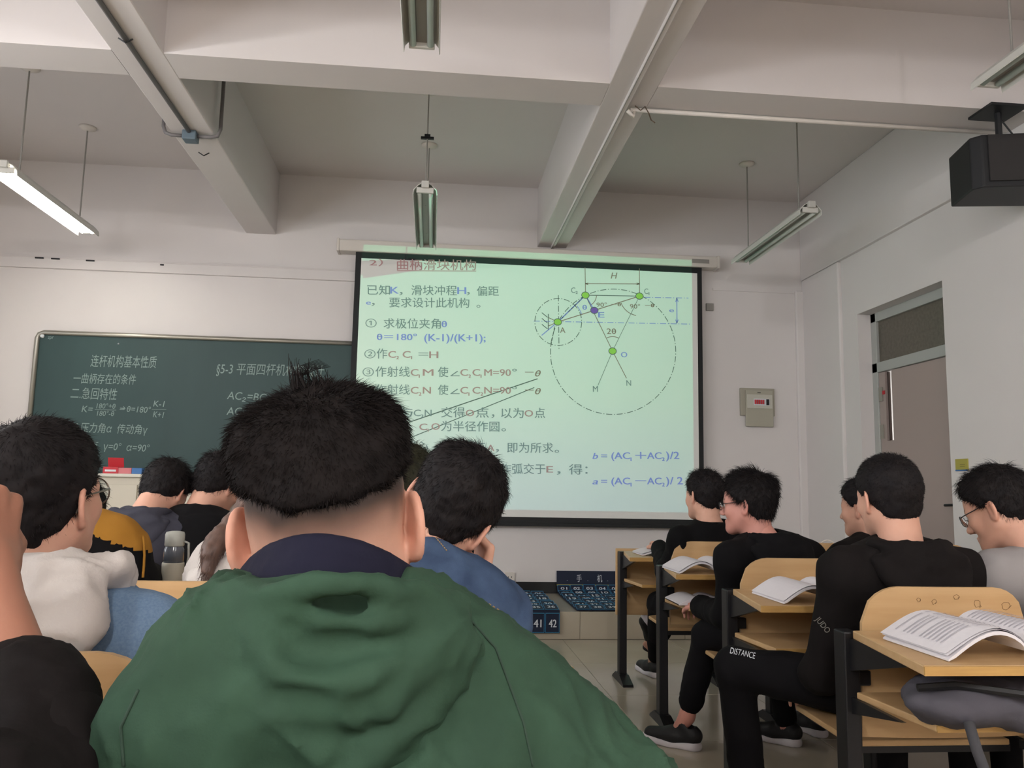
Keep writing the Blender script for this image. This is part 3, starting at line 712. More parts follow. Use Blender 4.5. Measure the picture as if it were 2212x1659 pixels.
relto(MB().tube([(1.07, 4.335, 3.283), (3.35, 4.335, 3.283)], .013, 8).build('pipe', m_case, smooth=True), cd)
relto(MB().tube([(1.05, 4.32, 3.27), (1.085, 4.33, 3.24), (1.10, 4.34, 3.29)], .012, 8).build('elbow', m_case, smooth=True), cd)
relto(MB().tube([(1.09, 4.30, 3.29), (1.12, 4.29, 3.26), (1.15, 4.31, 3.295), (1.17, 4.30, 3.25), (1.2, 4.36, 3.24), (1.22, 4.35, 3.22)], .0035, 6).build('loose_wires', mat('wire_brown', (96, 80, 66), .7)), cd)

# loudspeaker hanging from the cross beam at right
s0 = atY(2095, 430, 4.0); s1 = atY(2112, 318, 4.0)
sx0 = s0.x
sk = empty('loudspeaker', (sx0+.27, 4.12, 2.74), 'black loudspeaker hanging from the ceiling at the right edge', 'loudspeaker')
def spk(dx, dy): return (sx0+.02+dx, 3.92+dy)
poly = [(sx0, 3.98), (sx0+.035, 3.93), (sx0+.52, 3.815), (sx0+.55, 4.16), (sx0+.06, 4.25)]
zb, zt_ = s0.z+.045, s1.z+.04
mbs = MB(); mbs.prism(poly, zb, zt_); relto(mbs.build('cabinet', m_black, bevel=.008), sk)
e = Vector((.545, -.13, 0)).normalized(); nn = Vector((-.13, -.545, 0)).normalized()
P0 = Vector((sx0+.035, 3.93, zb))+nn*.012
q = [P0+e*.03+Vector((0, 0, .03)), P0+e*.47+Vector((0, 0, .03)), P0+e*.47+Vector((0, 0, .29)), P0+e*.03+Vector((0, 0, .29))]
mbs = MB().add(q+[v-nn*.02 for v in q], [(0, 1, 2, 3), (7, 6, 5, 4), (0, 4, 5, 1), (1, 5, 6, 2), (2, 6, 7, 3), (3, 7, 4, 0)])
relto(mbs.build('grille', mat('grille', (44, 42, 42), .8, bump=(400, .5, .002))), sk)
relto(MB().tube([(sx0+.27, 4.1, zt_), (sx0+.27, 4.1, 3.3)], .018).bb((sx0+.16, 4.0, 3.285), (sx0+.38, 4.2, 3.3)).box((sx0+.27, 4.1, zt_+.02), (.12, .1, .04)).build('bracket', m_black), sk)
relto(MB().tube([(sx0+.33, 4.1, zt_), (sx0+.39, 4.12, 3.15), (sx0+.31, 4.14, 3.28)], .005).build('cable', m_black), sk)
# ---------------------------------------------------------------- people
m_skin = mat('skin', (210, 162, 140), .55, attr=True, sss=.08, noise=(28, .35, (200, 148, 126)), bump=(260, .12, .001))
m_skin_tan = mat('skin_tan', (158, 110, 90), .55, attr=True, sss=.05, noise=(28, .35, (148, 100, 80)), bump=(260, .12, .001))
m_hair = mat('black_hair', (20, 17, 19), .7, spec=.22, noise=(30, .5, (34, 28, 27)))
m_hairb = mat('dark_brown_hair', (17, 13, 13), .75, spec=.15, noise=(30, .5, (26, 20, 19)))
m_hairl = mat('long_brown_hair', (96, 72, 62), .5, noise=(60, .6, (60, 44, 38)), scalev=(1, 1, .2))
m_hairo = mat('olive_black_hair', (34, 34, 24), .7, spec=.22, noise=(30, .5, (48, 46, 30)))
m_eye = mat('eye_white', (215, 210, 205), .2)
m_iris = mat('eye_iris', (30, 20, 16), .15)
m_lensg = mat('lens', (235, 240, 240), .02, trans=1, ior=1.03)
m_rimblack = mat('black_rim', (20, 20, 24), .3)
m_rimmetal = mat('metal_rim', (120, 110, 100), .3, metal=.8)

def Rm(yaw=0, pitch=0, roll=0):
    return np.array(Euler((math.radians(pitch), math.radians(roll), math.radians(yaw)), 'YXZ').to_matrix()) if False else \
        np.array(Matrix.Rotation(math.radians(yaw), 3, 'Z') @ Matrix.Rotation(math.radians(pitch), 3, 'X') @ Matrix.Rotation(math.radians(roll), 3, 'Y'))
def sst(a, b, x): t = np.clip((x-a)/(b-a), 0, 1); return t*t*(3-2*t)

_heads = {}
def head_mesh(h, wide=1.0, ears=1.0):
    key = (h, wide, ears)
    if key in _heads: return _heads[key]
    f = Fld((-.11, -.13, -.21), (.11, .14, .13), h)
    f.ell((0, -.012, .028), (.076*wide, .096, .086), k=0)
    f.ell((0, .032, .028), (.060, .058, .062), k=.03)
    f.ell((0, .036, -.042), (.056, .055, .072), k=.03)
    for s in (-1, 1):
        f.cap((s*.055, .002, -.052), (s*.022, .068, -.098), .020, .017, k=.035)
        f.ell((s*.044, .062, -.030), (.020, .020, .022), k=.03)
        f.cap((s*.012, .089, .014), (s*.046, .070, .012), .008, k=.02)
    f.ell((0, .079, -.102), (.022, .018, .018), k=.03)
    f.cap((0, .092, .002), (0, .114, -.034), .007, .0115, k=.014)
    for s in (-1, 1):
        f.ell((s*.012, .103, -.039), (.009, .010, .008), k=.008)
        f.ell((s*.031, .097, -.003), (.018, .013, .011), k=.012, op='s')
        f.ell((s*.031, .078, -.004), .0125, k=.003)
    f.cap((-.019, .092, -.068), (.019, .092, -.068), .0055, k=.008); f.cap((-.015, .091, -.078), (.015, .091, -.078), .0062, k=.007)
    f.cap((0, -.028, -.03), (0, -.040, -.20), .056, .060, k=.04, lat=(1, 0, 0), ls=1.06)
    for s in (-1, 1):     # ears: rim, bowl, lobe
        c = np.array((s*.080*wide, -.008, -.012)); out = np.array((s*1., -.55, 0)); out /= np.linalg.norm(out)
        bk_ = np.array((-out[1]*s*-1, 0, 0)); back = np.cross(np.array((0, 0, 1.)), out)*s; back = -back if back[1] > 0 else back
        back = back*.75+np.array((s*.68, 0, 0)); back /= np.linalg.norm(back)
        ring = []
        for a in np.linspace(-2.3, 2.5, 15):
            ring.append(c + back*(.016*math.cos(a)*ears+.004) + np.array((0, 0, 1.))*(.030*math.sin(a)*ears) + np.array((s, 0, 0))*.002)
        f.chain(ring, .0048, k=.003)
        Re = np.stack([np.cross(back, (0, 0, 1.)), back, np.array((0, 0, 1.))], 1)
        f.ell(c+back*.004, (.0042, .017*ears, .029*ears), R=Re, k=.005)
        f.ell(c+back*.004+np.array((0, 0, -.026)), (.006, .009, .011), R=Re, k=.008)
        f.cap(c+back*.010+np.array((s*.003, 0, .018)), c+back*.012+np.array((s*.003, 0, -.014)), .0035, k=.003)
        f.ell(c+np.array((s*.009, .002, -.003)), (.007, .009, .013), k=.004, op='s')
    V, Q = f.mesh(); V = relax(V, Q, 1, .35)
    col = np.ones((len(V), 3), np.float32)
    x, y, z = V.T
    lip = (np.exp(-((z+.073)/.0085)**2)*(np.abs(x) < .021)*(y > .082))
    col *= 1-lip[:, None]*np.array((.12, .4, .36))
    ear = sst(.074, .084, np.abs(x))*(y < .03)*(z > -.06)*(z < .03); col *= 1-ear[:, None]*np.array((.0, .07, .07))
    brow = np.exp(-((z-.022-.0*np.abs(x))/.0045)**2)*(y > .055)*(np.abs(x) > .012)*(np.abs(x) < .05); col *= 1-brow[:, None]*.75
    _heads[key] = (V, Q, col); return _heads[key]

ZL_STD = ([-.12, -.06, -.028, -.012, .010, .030, .050, .075, .12], [-.078, -.085, -.055, .012, .000, .022, .045, .058, .062])
ZL_FADE = ([-.12, -.06, -.02, .0, .02, .04, .06, .1], [.008, .008, .018, .028, .038, .05, .062, .066])
def hair_geo(h, t=(.016, .014, .022), zl=ZL_STD, blobs=(), rough=.004, n=3000, L=.02, wid=.0013, lift=.5, whorl=(0, -.055, .10), seed=1, extra=None, up=0., dens=None, side=0.):
    """shell over the skull plus fine blades, in head coordinates"""
    r = np.random.default_rng(seed)
    f = Fld((-.18, -.23 if extra else -.16, -.23 if extra else -.12), (.15, .17, .21), h)
    f.ell((0, -.012, .028), (.077+t[0], .097+t[1], .087+t[2]), k=0)
    f.ell((0, .030, .034), (.058+t[0], .060+t[1]*.6, .060+t[2]), k=.03)
    if zl is ZL_STD: f.ell((0, -.052, -.036), (.056+t[0]*.4, .040+t[1]*.5, .052), k=.02)
    for b in blobs: f.ell(b[0], b[1], k=b[2] if len(b) > 2 else .02)
    f.fn(lambda X, Y, Z: np.interp(Y, *zl)-Z+side*np.maximum(0, np.abs(X)-.03)*(Y < .01)+.0025*np.sin(X*160+seed)*np.sin(X*71), k=.008, op='i')
    f.fn(lambda X, Y, Z: (Y-.062)+.0*X+np.maximum(0, .075-Z)*.5-.012, k=.01, op='i')
    if extra: extra(f)
    V, Q = f.mesh(); Nn = nrmls(V, Q)
    V = V + Nn*(rough*(vn(V*55+seed)+.6*vn(V*120+seed))[:, None])
    fi = r.integers(0, len(Q), n); w4 = r.dirichlet((1, 1, 1, 1), n)
    P = (V[Q[fi]]*w4[:, :, None]).sum(1); Nf = Nn[Q[fi, 0]]
    keep = np.ones(n, bool) if dens is None else (r.random(n) < dens(P)); P, Nf = P[keep], Nf[keep]; n = len(P)
    flow = P-np.array(whorl); flow -= (flow*Nf).sum(1)[:, None]*Nf; flow /= np.linalg.norm(flow, axis=1)[:, None]+1e-6
    d = flow*(1-lift)+Nf*lift+r.normal(0, .22, (n, 3))+np.array((0, 0, up)); d /= np.linalg.norm(d, axis=1)[:, None]
    ln_ = L*(r.uniform(.5, 1.25, n)*(1+.7*sst(.06, .12, P[:, 2])))[:, None]; sd = np.cross(d, r.normal(0, 1, (n, 3))); sd /= np.linalg.norm(sd, axis=1)[:, None]; sd *= wid*.5
    P0 = P-Nf*.003; P1 = P0+d*ln_*.55; d2 = d+flow*.35-np.array((0, 0, .25)); d2 /= np.linalg.norm(d2, axis=1)[:, None]; P2 = P1+d2*ln_*.45
    S_ = np.stack([P0-sd, P0+sd, P1+sd*.8, P1-sd*.8, P2+sd*.1, P2-sd*.1], 1).reshape(-1, 3)
    b = np.arange(n)[:, None]*6+len(V)
    SQ = np.concatenate([b+np.array([0, 1, 2, 3]), b+np.array([3, 2, 4, 5])])
    return np.concatenate([V, S_]), np.concatenate([Q, SQ])

def hand_fld(f, w, kn, pn, curl=.5, spread=.18, thumb=1, s=1.):
    """w wrist, kn direction to knuckles, pn palm normal (side fingers curl to)"""
    kn = np.array(kn, float); kn /= np.linalg.norm(kn); pn = np.array(pn, float); pn -= kn*(pn@kn); pn /= np.linalg.norm(pn); sd = np.cross(kn, pn)*thumb; w = np.array(w, float)
    K = [w+kn*(.088-.004*abs(i-1))*s+sd*(.031-.0205*i)*s for i in range(4)]
    for i, k_ in enumerate(K): f.cap(w+kn*.018*s+sd*(.016-.011*i)*s, k_, .0135*s, .0105*s, k=.010)
    for i, k_ in enumerate(K):
        L_ = (.042, .047, .043, .033)[i]; a = 0; p = k_; d = kn+sd*(.5-i/3)*spread; d /= np.linalg.norm(d)
        for j, (l, r0, r1) in enumerate(((L_, .0095, .0085), (L_*.62, .0085, .0078), (L_*.5, .0078, .0066))):
            a = (curl*1.1, curl*1.5, curl*.9)[j]; c_, s_ = math.cos(a), math.sin(a)
            d2 = d*c_+pn*s_; pn2 = pn*c_-d*s_
            q = p+d2*l*s; f.cap(p, q, r0*s, r1*s, k=.003); p = q; d = d2
            pn_keep = pn; pn = pn2 if j < 2 else pn2
        pn = np.cross(sd*thumb, kn)*1.0; pn /= np.linalg.norm(pn)
        pn = pn if pn@np.array(pn_keep) > -2 else pn
    b = w+kn*.022*s+sd*.020*s; m1 = b+(kn*.55+sd*.65+pn*.25)*.045*s; m2 = m1+(kn*.85+sd*.2+pn*.45)*.032*s; m3 = m2+(kn*.8-sd*.15+pn*.5)*.026*s
    f.cap(b, m1, .015*s, .0115*s, k=.012); f.cap(m1, m2, .0115*s, .0098*s, k=.004); f.cap(m2, m3, .0098*s, .0075*s, k=.003)

def glasses_parts(root, xf, round_=False, mt=None, lens=True):
    mt = mt or m_rimblack
    mb = MB()
    for s in (-1, 1):
        if round_: ring = [(s*.034+.025*math.cos(a), .112-abs(.025*math.cos(a)*.0), -.006+.024*math.sin(a)) for a in np.linspace(0, 2*math.pi, 20)[:-1]]
        else: ring = [(s*.034+.025*math.copysign(abs(math.cos(a))**.55, math.cos(a)), .112, -.006+.0165*math.copysign(abs(math.sin(a))**.6, math.sin(a))) for a in np.linspace(0, 2*math.pi, 22)[:-1]]
        ring = [xf((p[0], p[1]-abs(p[0])*.18, p[2])) for p in ring]
        mb.tube(ring, .0014, 6, close=True)
    mb.tube([xf((-.010, .110, .000)), xf((0, .113, .003)), xf((.010, .110, .000))], .0012, 6)
    g = mb.build('glasses', mt, None, smooth=True); relto(g, root)
    for s in (-1, 1):
        if lens:
            ring = [(s*.034+.024*math.cos(a), .1115, -.006+(.023 if round_ else .0155)*math.sin(a)) for a in np.linspace(0, 2*math.pi, 18)[:-1]]
            ring = [xf((p[0], p[1]-abs(p[0])*.18, p[2])) for p in ring]; n = len(ring); off = xf((0, -.0006, 0))-xf((0, 0, 0))
            o = MB().add(ring+[p+off for p in ring], [tuple(range(n)), tuple(range(2*n-1, n-1, -1))]+[(i, n+i, n+(i+1) % n, (i+1) % n) for i in range(n)]).build('lens', m_lensg); relto(o, root); o.parent = g; 
        t = MB().tube([xf((s*.058, .100, .002)), xf((s*.070, .085, .003)), xf((s*.0835, .010, .008)), xf((s*.0835, -.010, .008)), xf((s*.082, -.028, -.018))], .0016, 6).build('temple', mt, smooth=True); relto(t, root); t.parent = g
    return g

def v_(a): return np.array(a, float)
def person(label, H, yaw=0, pitch=0, roll=0, hip=None, byaw=None, h=.010, hh=.006, top='jacket', tmat=None, pmat=None, hair=None, hmat=None, glasses=None, skin=None,
           arms=None, legs=None, hood=False, fold=.007, shoulder=.168, shdrop=.062, neckoff=None, t=.020, collar=None, stub=None, lower=True, shoes=True, cuffs=True, shz=None, wide=1.0, extra=None, post=None, foldsc=(7, 7, 5), hands=(1, 1), ears=1., bodyback=.0, handmesh=.0045, midx=None, cat='person', Sabs=None):
    H = v_(H); byaw = yaw*.4 if byaw is None else byaw
    B = Rm(byaw); lat, fwd = B[:, 0], B[:, 1]; up = v_((0, 0, 1))
    Rh = Rm(yaw, pitch, roll); Rn = Rm(byaw*.5+yaw*.5, pitch*.6, roll*.5)
    N = H + Rn@v_((0, -.045, -.165)) if neckoff is None else H+v_(neckoff)
    P = v_((hip[0], hip[1], .53)) if hip is not None else v_((N[0], N[1]-.12, .53))
    root = empty('person', (P[0], P[1], 0), label, cat)
    S = [N + lat*s*shoulder*.97 - up*shdrop*(1 if shz is None else shz[(s+1)//2]) + fwd*.01 for s in (-1, 1)]
    if Sabs is not None: S = [v_(Sabs[0]), v_(Sabs[1])]
    A = []
    for i, s in enumerate((-1, 1)):
        a = (arms or {}).get('LR'[i])
        if a is None:
            E = S[i]+fwd*.14+lat*s*.05-up*.23; E[2] = max(E[2], .72); Wr = E+fwd*.20-lat*s*.10; Wr[2] = .785
            a = dict(E=E, W=Wr)
        a = dict(a); a['E'] = v_(a['E']); a['W'] = v_(a['W']); A.append(a)
    LG = []
    for i, s in enumerate((-1, 1)):
        a = (legs or {}).get('LR'[i])
        hp = P+lat*s*.085-up*.01
        if a is None: K = hp+fwd*.40; K[2] = .50; An = K+fwd*.0-up*.40; a = dict(K=K, A=An, T=An+fwd*.16)
        a = dict(a); a['hp'] = hp
        for q in 'KAT': a[q] = v_(a[q])
        LG.append(a)
    mid = P*.45+N*.55-fwd*(.015+bodyback); ch = P*.18+N*.82+fwd*(.012-bodyback*.7)
    def torso(f, g, k=.05, legs_=False):
        f.cap(P, P+up*.05, .105+g, k=k, lat=lat, ls=1.42); f.cap(P+up*.05, mid, .096+g, .094+g, k=k, lat=lat, ls=1.42)
        f.cap(mid, ch, .094+g, .088+g, k=k, lat=lat, ls=1.55); f.cap(ch, N-up*.07, .088+g, .058+g, k=k, lat=lat, ls=1.6)
        for i in (0, 1):
            f.cap(N-up*.03, S[i], .042+g, .042+g, k=.035); f.cap(ch, S[i]-up*.03, .06+g, .042+g, k=.04)
    def arms_(f, g, cut=False):
        for i in (0, 1):
            a = A[i]; f.cap(S[i], a['E'], .046+g, .038+g, k=.03)
            w = a['W']; c = a.get('cuff', 1.0)
            e = a['E']+(w-a['E'])*c if cut else w
            f.cap(a['E'], e, .041+g, (.027 if not cut else .033)+g, k=.03)
    sk = skin or m_skin
    allp = [P-.24, P+.24, N, H]+S+[q for a in A for q in (a['E'], a['W'])]
    lo = np.min(allp, axis=0)-.14; hi = np.max(allp, axis=0)+.12; lo[2] = max(lo[2], .40); hi[2] = N[2]+.06
    # --- body: one figure
    Vs, Qs, Cs = [], [], []; k0 = 0
    def put(V, Q, c=None):
        nonlocal k0
        Vs.append(V); Qs.append(Q+k0); Cs.append(np.ones((len(V), 3)) if c is None else c); k0 += len(V)
    V, Q, c = head_mesh(hh, wide, ears); c = c.copy()
    if stub is not None: c *= stub(V)[:, None]
    Vh = V@Rh.T+H; put(Vh, Q, c)
    lz = [q for a in LG for q in (a['hp'], a['K'], a['A'])]
    lo2 = np.minimum(lo, np.min(lz, axis=0)-.1); hi2 = np.maximum(hi, np.max(lz, axis=0)+.1); lo2[2] = .03
    f = Fld(lo2, hi2, .018 if lower else .018)
    torso(f, -.004); arms_(f, -.001)
    f.cap(N-up*.02, H+Rh@v_((0, -.035, -.10)), .054, .052, k=.03)
    for a in LG: f.cap(a['hp'], a['K'], .080, .052, k=.03); f.cap(a['K'], a['A'], .050, .034, k=.02); f.cap(a['A'], a['T']*.5+a['A']*.5-up*.03, .034, .028, k=.02)
    V, Q = f.mesh(); V = relax(V, Q, 1, .4); put(V, Q)
    for i in (0, 1):
        if not hands[i]: continue
        a = A[i]; w = a['W']; d = a['W']-a['E']; d = a.get('kn', d/np.linalg.norm(d)); pn = a.get('pn', -up)
        f = Fld(w-.20, w+.20, handmesh if a.get('fine') else .006)
        f.cap(w-(a['W']-a['E'])*.75, w, .034, .026, k=.01, lat=None); f.cap(w, w+v_(d)/np.linalg.norm(d)*.02, .026, .024, k=.01)
        hand_fld(f, w, d, pn, a.get('curl', .45), thumb=a.get('th', (1, -1)[i]))
        V, Q = f.mesh(); V = relax(V, Q, 1, .3); put(V, Q)
    me = np_mesh('body', np.concatenate(Vs)-v_(root.location), np.concatenate(Qs), sk, tint=np.concatenate(Cs)); mk('body', me, root)
    xf = lambda p: Vector(Rh@v_(p)+H)
    for s in (-1, 1):
        mb = MB(); c_ = Vector(Rh@v_((s*.031, .0795, -.004))+H)-root.location
        o = MB().lathe([(.0125*math.sin(a), .0125*math.cos(a)) for a in np.linspace(.05, 3.09, 9)], n=12).build('eye', m_eye, root, smooth=True); o.location = c_
        i_ = MB().lathe([(.0055, .0108), (.003, .0124), (.0004, .0128)], n=10).build('iris', m_iris, o, smooth=True); i_.rotation_euler = (Matrix(Rh.tolist()) @ Matrix.Rotation(-math.pi/2, 3, 'X')).to_euler()
    # --- hair
    if hair is not None:
        V, Q = hair_geo(**hair); V = V@Rh.T+H
        mk('hair', np_mesh('hair', V-v_(root.location), Q, hmat or m_hair), root)
    # --- top
    f = Fld(lo-.04, hi+.06, h)
    torso(f, t); arms_(f, t*.72, cut=True)
    f.fn(lambda X, Y, Z: P[2]-.06-Z, k=.02, op='i')
    if collar != 'none':
        ring = [N+Rn@v_((.072*math.cos(a), .066*math.sin(a)+.008, .008+.012*math.sin(a))) for a in np.linspace(0, 2*math.pi, 17)]
        f.chain(ring, .017, k=.025)
    if extra: extra(f, dict(N=N, S=S, P=P, B=B, H=H, Rh=Rh, A=A, mid=mid, ch=ch))
    f.cap(N-up*.05, H+Rh@v_((0, -.035, -.09)), .058, .060, k=.008, op='s')
    V, Q = f.mesh(); V = relax(V, Q, 1, .4); Nn = nrmls(V, Q)
    V = V+Nn*folds(V, foldsc, fold, seed=len(label) % 7)[:, None]
    if post: V = post(V, Nn)
    mi = None; mm = tmat
    if midx is not None: mi = midx(V, Q, dict(N=N, S=S, P=P, B=B, H=H, A=A)); 
    mk(top, np_mesh(top, V-v_(root.location), Q, mm, midx=mi), root)
    if hood:
        hs = hood if hood is not True else 1.
        g = Fld(N-.32, N+.22, h*.8)
        def q(x, y, z): return N+B@v_((x*hs, y, z))
        ring = [q(.105*math.cos(a), .082*math.sin(a)-.012, .020-.045*max(0, math.sin(a))) for a in np.linspace(-math.pi-.75, .75, 17)]
        g.chain(ring, .021, k=.02)
        g.ell(q(0, -.092, -.045), (.135*hs, .048, .075), R=B, k=.035); g.ell(q(0, -.118, -.105), (.095*hs, .040, .070), R=B, k=.04)
        g.chain([q(-.13, -.07, -.02), q(-.09, -.125, -.09), q(0, -.148, -.145), q(.09, -.125, -.09), q(.13, -.07, -.02)], [.020]*5, k=.025)
        g.chain([q(-.10, -.10, -.01), q(0, -.140, -.035), q(.10, -.10, -.01)], [.018]*3, k=.015)
        g.ell(q(0, -.055, .035), (.070*hs, .045, .045), R=B, k=.012, op='s'); g.cap(N-up*.06, H+Rh@v_((0, -.035, -.08)), .062, .062, k=.01, op='s')
        V, Q = g.mesh(); V = relax(V, Q, 1, .4); V = V+nrmls(V, Q)*folds(V, (10, 10, 9), .006, 5)[:, None]
        mk('hood', np_mesh('hood', V-v_(root.location), Q, mm[0] if isinstance(mm, list) else mm), root)
    # --- trousers and shoes
    f = Fld(lo2-.02, np.array([hi2[0], hi2[1], P[2]+.14]), .012 if lower else .016)
    f.cap(P, P+up*.03, .112, k=.04, lat=lat, ls=1.4)
    for a in LG:
        e = a['K']+(a['A']-a['K'])*a.get('hem', .92)
        f.cap(a['hp'], a['K'], .092, .066, k=.04); f.cap(a['K'], e, .064, a.get('hw', .050), k=.025)
    V, Q = f.mesh(); V = relax(V, Q, 1, .4); Nn = nrmls(V, Q); V = V+Nn*folds(V, (9, 9, 9), .006)[:, None]
    mk('trousers', np_mesh('trousers', V-v_(root.location), Q, pmat or m_pants), root)
    if shoes:
        for a in LG: shoe(root, a['A'], a['T'], a.get('sn', None))
    if glasses is not None: glasses_parts(root, xf, **glasses)
    return root, dict(N=N, S=S, P=P, H=H, A=A, LG=LG, Rh=Rh, B=B)

def shoe(root, A, T, up=None, mt=None, ms=None):
    A, T = v_(A), v_(T); d = T-A; d[2] = 0 if up is None else d[2]; d /= np.linalg.norm(d)
    up = v_((0, 0, 1)) if up is None else v_(up); up = up-d*(up@d); up /= np.linalg.norm(up); s_ = np.cross(d, up)
    O = A-up*.075 if up[2] < .9 else v_((A[0], A[1], .0))
    R = np.stack([s_, d, up], 1)
    f = Fld((-.07, -.09, -.01), (.07, .24, .14), .005)
    f.cap((0, -.02, .05), (0, .06, .045), .036, .036, k=.02); f.cap((0, .06, .045), (0, .17, .035), .036, .030, k=.03, lat=(1, 0, 0), ls=1.2)
    f.cap((0, -.035, .06), (0, .01, .095), .033, .034, k=.02); f.fn(lambda X, Y, Z: .018-Z, k=.004, op='i'); f.cap((0, -.01, .10), (0, -.01, .16), .028, k=.006, op='s')
    V, Q = f.mesh(); o = mk('shoe', np_mesh('shoe', V@R.T+O-v_(root.location), Q, mt or m_shoe), root)
    f = Fld((-.07, -.09, -.01), (.07, .24, .06), .005)
    f.cap((0, -.025, .015), (0, .07, .013), .040, .036, k=.02); f.cap((0, .07, .013), (0, .175, .018), .036, .034, k=.03, lat=(1, 0, 0), ls=1.2); f.fn(lambda X, Y, Z: Z-.030+.006*np.sin(Y*25), k=.003, op='i'); f.fn(lambda X, Y, Z: -Z, k=.002, op='i')
    V, Q = f.mesh(); so = mk('sole', np_mesh('sole', V@R.T+O-v_(root.location), Q, ms or m_sole), o)
    lc = MB()
    for i in range(4):
        y_ = .045+i*.025; zz = .083-i*.009
        lc.tube([Vector(R@v_((-.022, y_, zz-.008))+O)-root.location, Vector(R@v_((0, y_+.004, zz+.002))+O)-root.location, Vector(R@v_((.022, y_, zz-.008))+O)-root.location], .003, 5)
    lc.build('laces', m_shoe, o)
m_pants = mat('black_trousers', (13, 12, 15), .85, spec=.18, bump=(300, .2, .002))
m_shoe = mat('black_shoe', (20, 20, 23), .6)
m_sole = mat('white_sole', (205, 200, 205), .5)
# ---------------------------------------------------------------- student desks (desk, shelf, posts, and the seats of the row in front)
def round_panel(w, z0, z1, r, n=8):
    pts = [(-w/2, z0), (w/2, z0)]
    pts += [(w/2-r+r*math.cos(a), z1-r*.95+r*.95*math.sin(a)) for a in np.linspace(0, math.pi/2, n)]
    pts += [(-w/2+r-r*math.cos(a), z1-r*.95+r*.95*math.sin(a)) for a in np.linspace(math.pi/2, 0, n)]
    return pts
def backrest_mesh(w=.48, z0=.46, z1=.865, r=.105, bow=.018):
    P = round_panel(w, z0, z1, r, 8)
    # columns across, so the sheet can bow backwards
    xs = np.linspace(-w/2, w/2, 25); mb = MB(); t = .012
    def topz(x):
        d = abs(x)-(w/2-r)
        return z1 if d <= 0 else z1-r*.95+r*.95*math.sqrt(max(0, 1-(d/r)**2))
    vs = []
    for x in xs:
        y_ = bow*(1-(2*x/w)**2)*-1; zt = max(topz(x), z0+.02)
        lean = lambda z: -.06*(z-z0)
        for (yy, z) in ((y_, z0), (y_+lean(zt), zt), (y_+t+lean(zt), zt), (y_+t, z0)): vs.append((x, yy, z))
    fs = []
    for i in range(len(xs)-1):
        a = i*4; b = a+4
        for k in range(4): fs.append((a+k, b+k, b+(k+1) % 4, a+(k+1) % 4))
    fs += [(3, 2, 1, 0), tuple(len(vs)-4+k for k in range(4))]
    mb.add(vs, fs); return mb
def desk_unit(x0, n, yn, label, seats=True, front=False, pitch=.55, depth=.43, group=None, cut=.07, right_cut=True):
    x1 = x0+n*pitch; yf = yn+depth; xm = (x0+x1)/2
    r = empty('student_desk', (xm, yf+.03, 0), label, 'desk', group)
    def P(n_, mb, mt, **k): o = mb.build(n_, mt, None, **k); relto(o, r); return o
    c = cut if cut < 1 else 0
    poly = [(x0-.06, yn), (x0-.06+0, yn)]
    poly = [(x0-.07+c*0, yn), (x1+.07, yn), (x1+.0, yf), (x0, yf)]
    P('desktop', MB().prism(poly, .728, .75), [m_wood], bevel=.003)
    P('edge_band', MB().bb((x0-.07, yn-.004, .729), (x1+.07, yn, .749)), m_woodedge)
    P('book_shelf', MB().prism([(x0+.03, yn+.12), (x1-.03, yn+.12), (x1-.0, yf-.01), (x0+.0, yf-.01)], .575, .592), [m_wood], bevel=.003)
    P('shelf_band', MB().bb((x0+.03, yn+.116, .576), (x1-.03, yn+.12, .591)), m_woodedge)
    for i in range(n+1):
        x = x0+i*pitch; yp = yf+.035
        P('leg', MB().bb((x-.022, yp-.03, .02), (x+.022, yp+.03, .745)), m_steel, bevel=.004)
        P('foot', MB().add([(x-.03, yp-.16, 0), (x+.03, yp-.16, 0), (x+.03, yp+.13, 0), (x-.03, yp+.13, 0), (x-.03, yp-.15, .012), (x+.03, yp-.15, .012), (x+.03, yp+.12, .012), (x-.03, yp+.12, .012), (x-.028, yp-.05, .045), (x+.028, yp-.05, .045), (x+.028, yp+.05, .045), (x-.028, yp+.05, .045)],
                          [(3, 2, 1, 0), (0, 1, 5, 4), (1, 2, 6, 5), (2, 3, 7, 6), (3, 0, 4, 7), (4, 5, 9, 8), (5, 6, 10, 9), (6, 7, 11, 10), (7, 4, 8, 11), (8, 9, 10, 11)]), m_steel)
        b = MB().prism([(yn+.10, .728), (yf+.02, .728), (yf+.02, .64)], x-.008, x+.008, M=Matrix(((0, 0, 1, 0), (1, 0, 0, 0), (0, 1, 0, 0), (0, 0, 0, 1))))
        P('desk_bracket', b, m_steel)
        P('shelf_bracket', MB().prism([(yn+.2, .575), (yf+.02, .575), (yf+.02, .53)], x-.006, x+.006, M=Matrix(((0, 0, 1, 0), (1, 0, 0, 0), (0, 1, 0, 0), (0, 0, 0, 1)))), m_steel)
    if seats:
        for i in range(n):
            x = x0+(i+.5)*pitch
            me = backrest_mesh(); o = me.build('backrest', m_wood, r, smooth=False); o.location = (x+.01-xm, .02, 0)
            P('seat', MB().prism([(x-.235, yf+.10), (x+.235, yf+.10), (x+.225, yf+.47), (x+.17, yf+.50), (x-.17, yf+.50), (x-.225, yf+.47)], .418, .435), [m_wood], bevel=.004)
            P('seat_frame', MB().bb((x-.25, yf+.12, .395), (x+.25, yf+.15, .418)).bb((x-.20, yf+.15, .40), (x-.17, yf+.42, .418)).bb((x+.17, yf+.15, .40), (x+.2, yf+.42, .418)), m_steel)
            for s in (-1, 1): P('clamp', MB().bb((x+s*.235-.02, yf+.02, .60), (x+s*.235+.02, yf+.05, .64)), m_steel, bevel=.004)
    if front: P('front_panel', MB().bb((x0-.03, yf+.07, .37), (x1+.03, yf+.088, .76)), m_wood, bevel=.003)
    return r
DN = [1.72, 2.60, 3.52, 4.36]
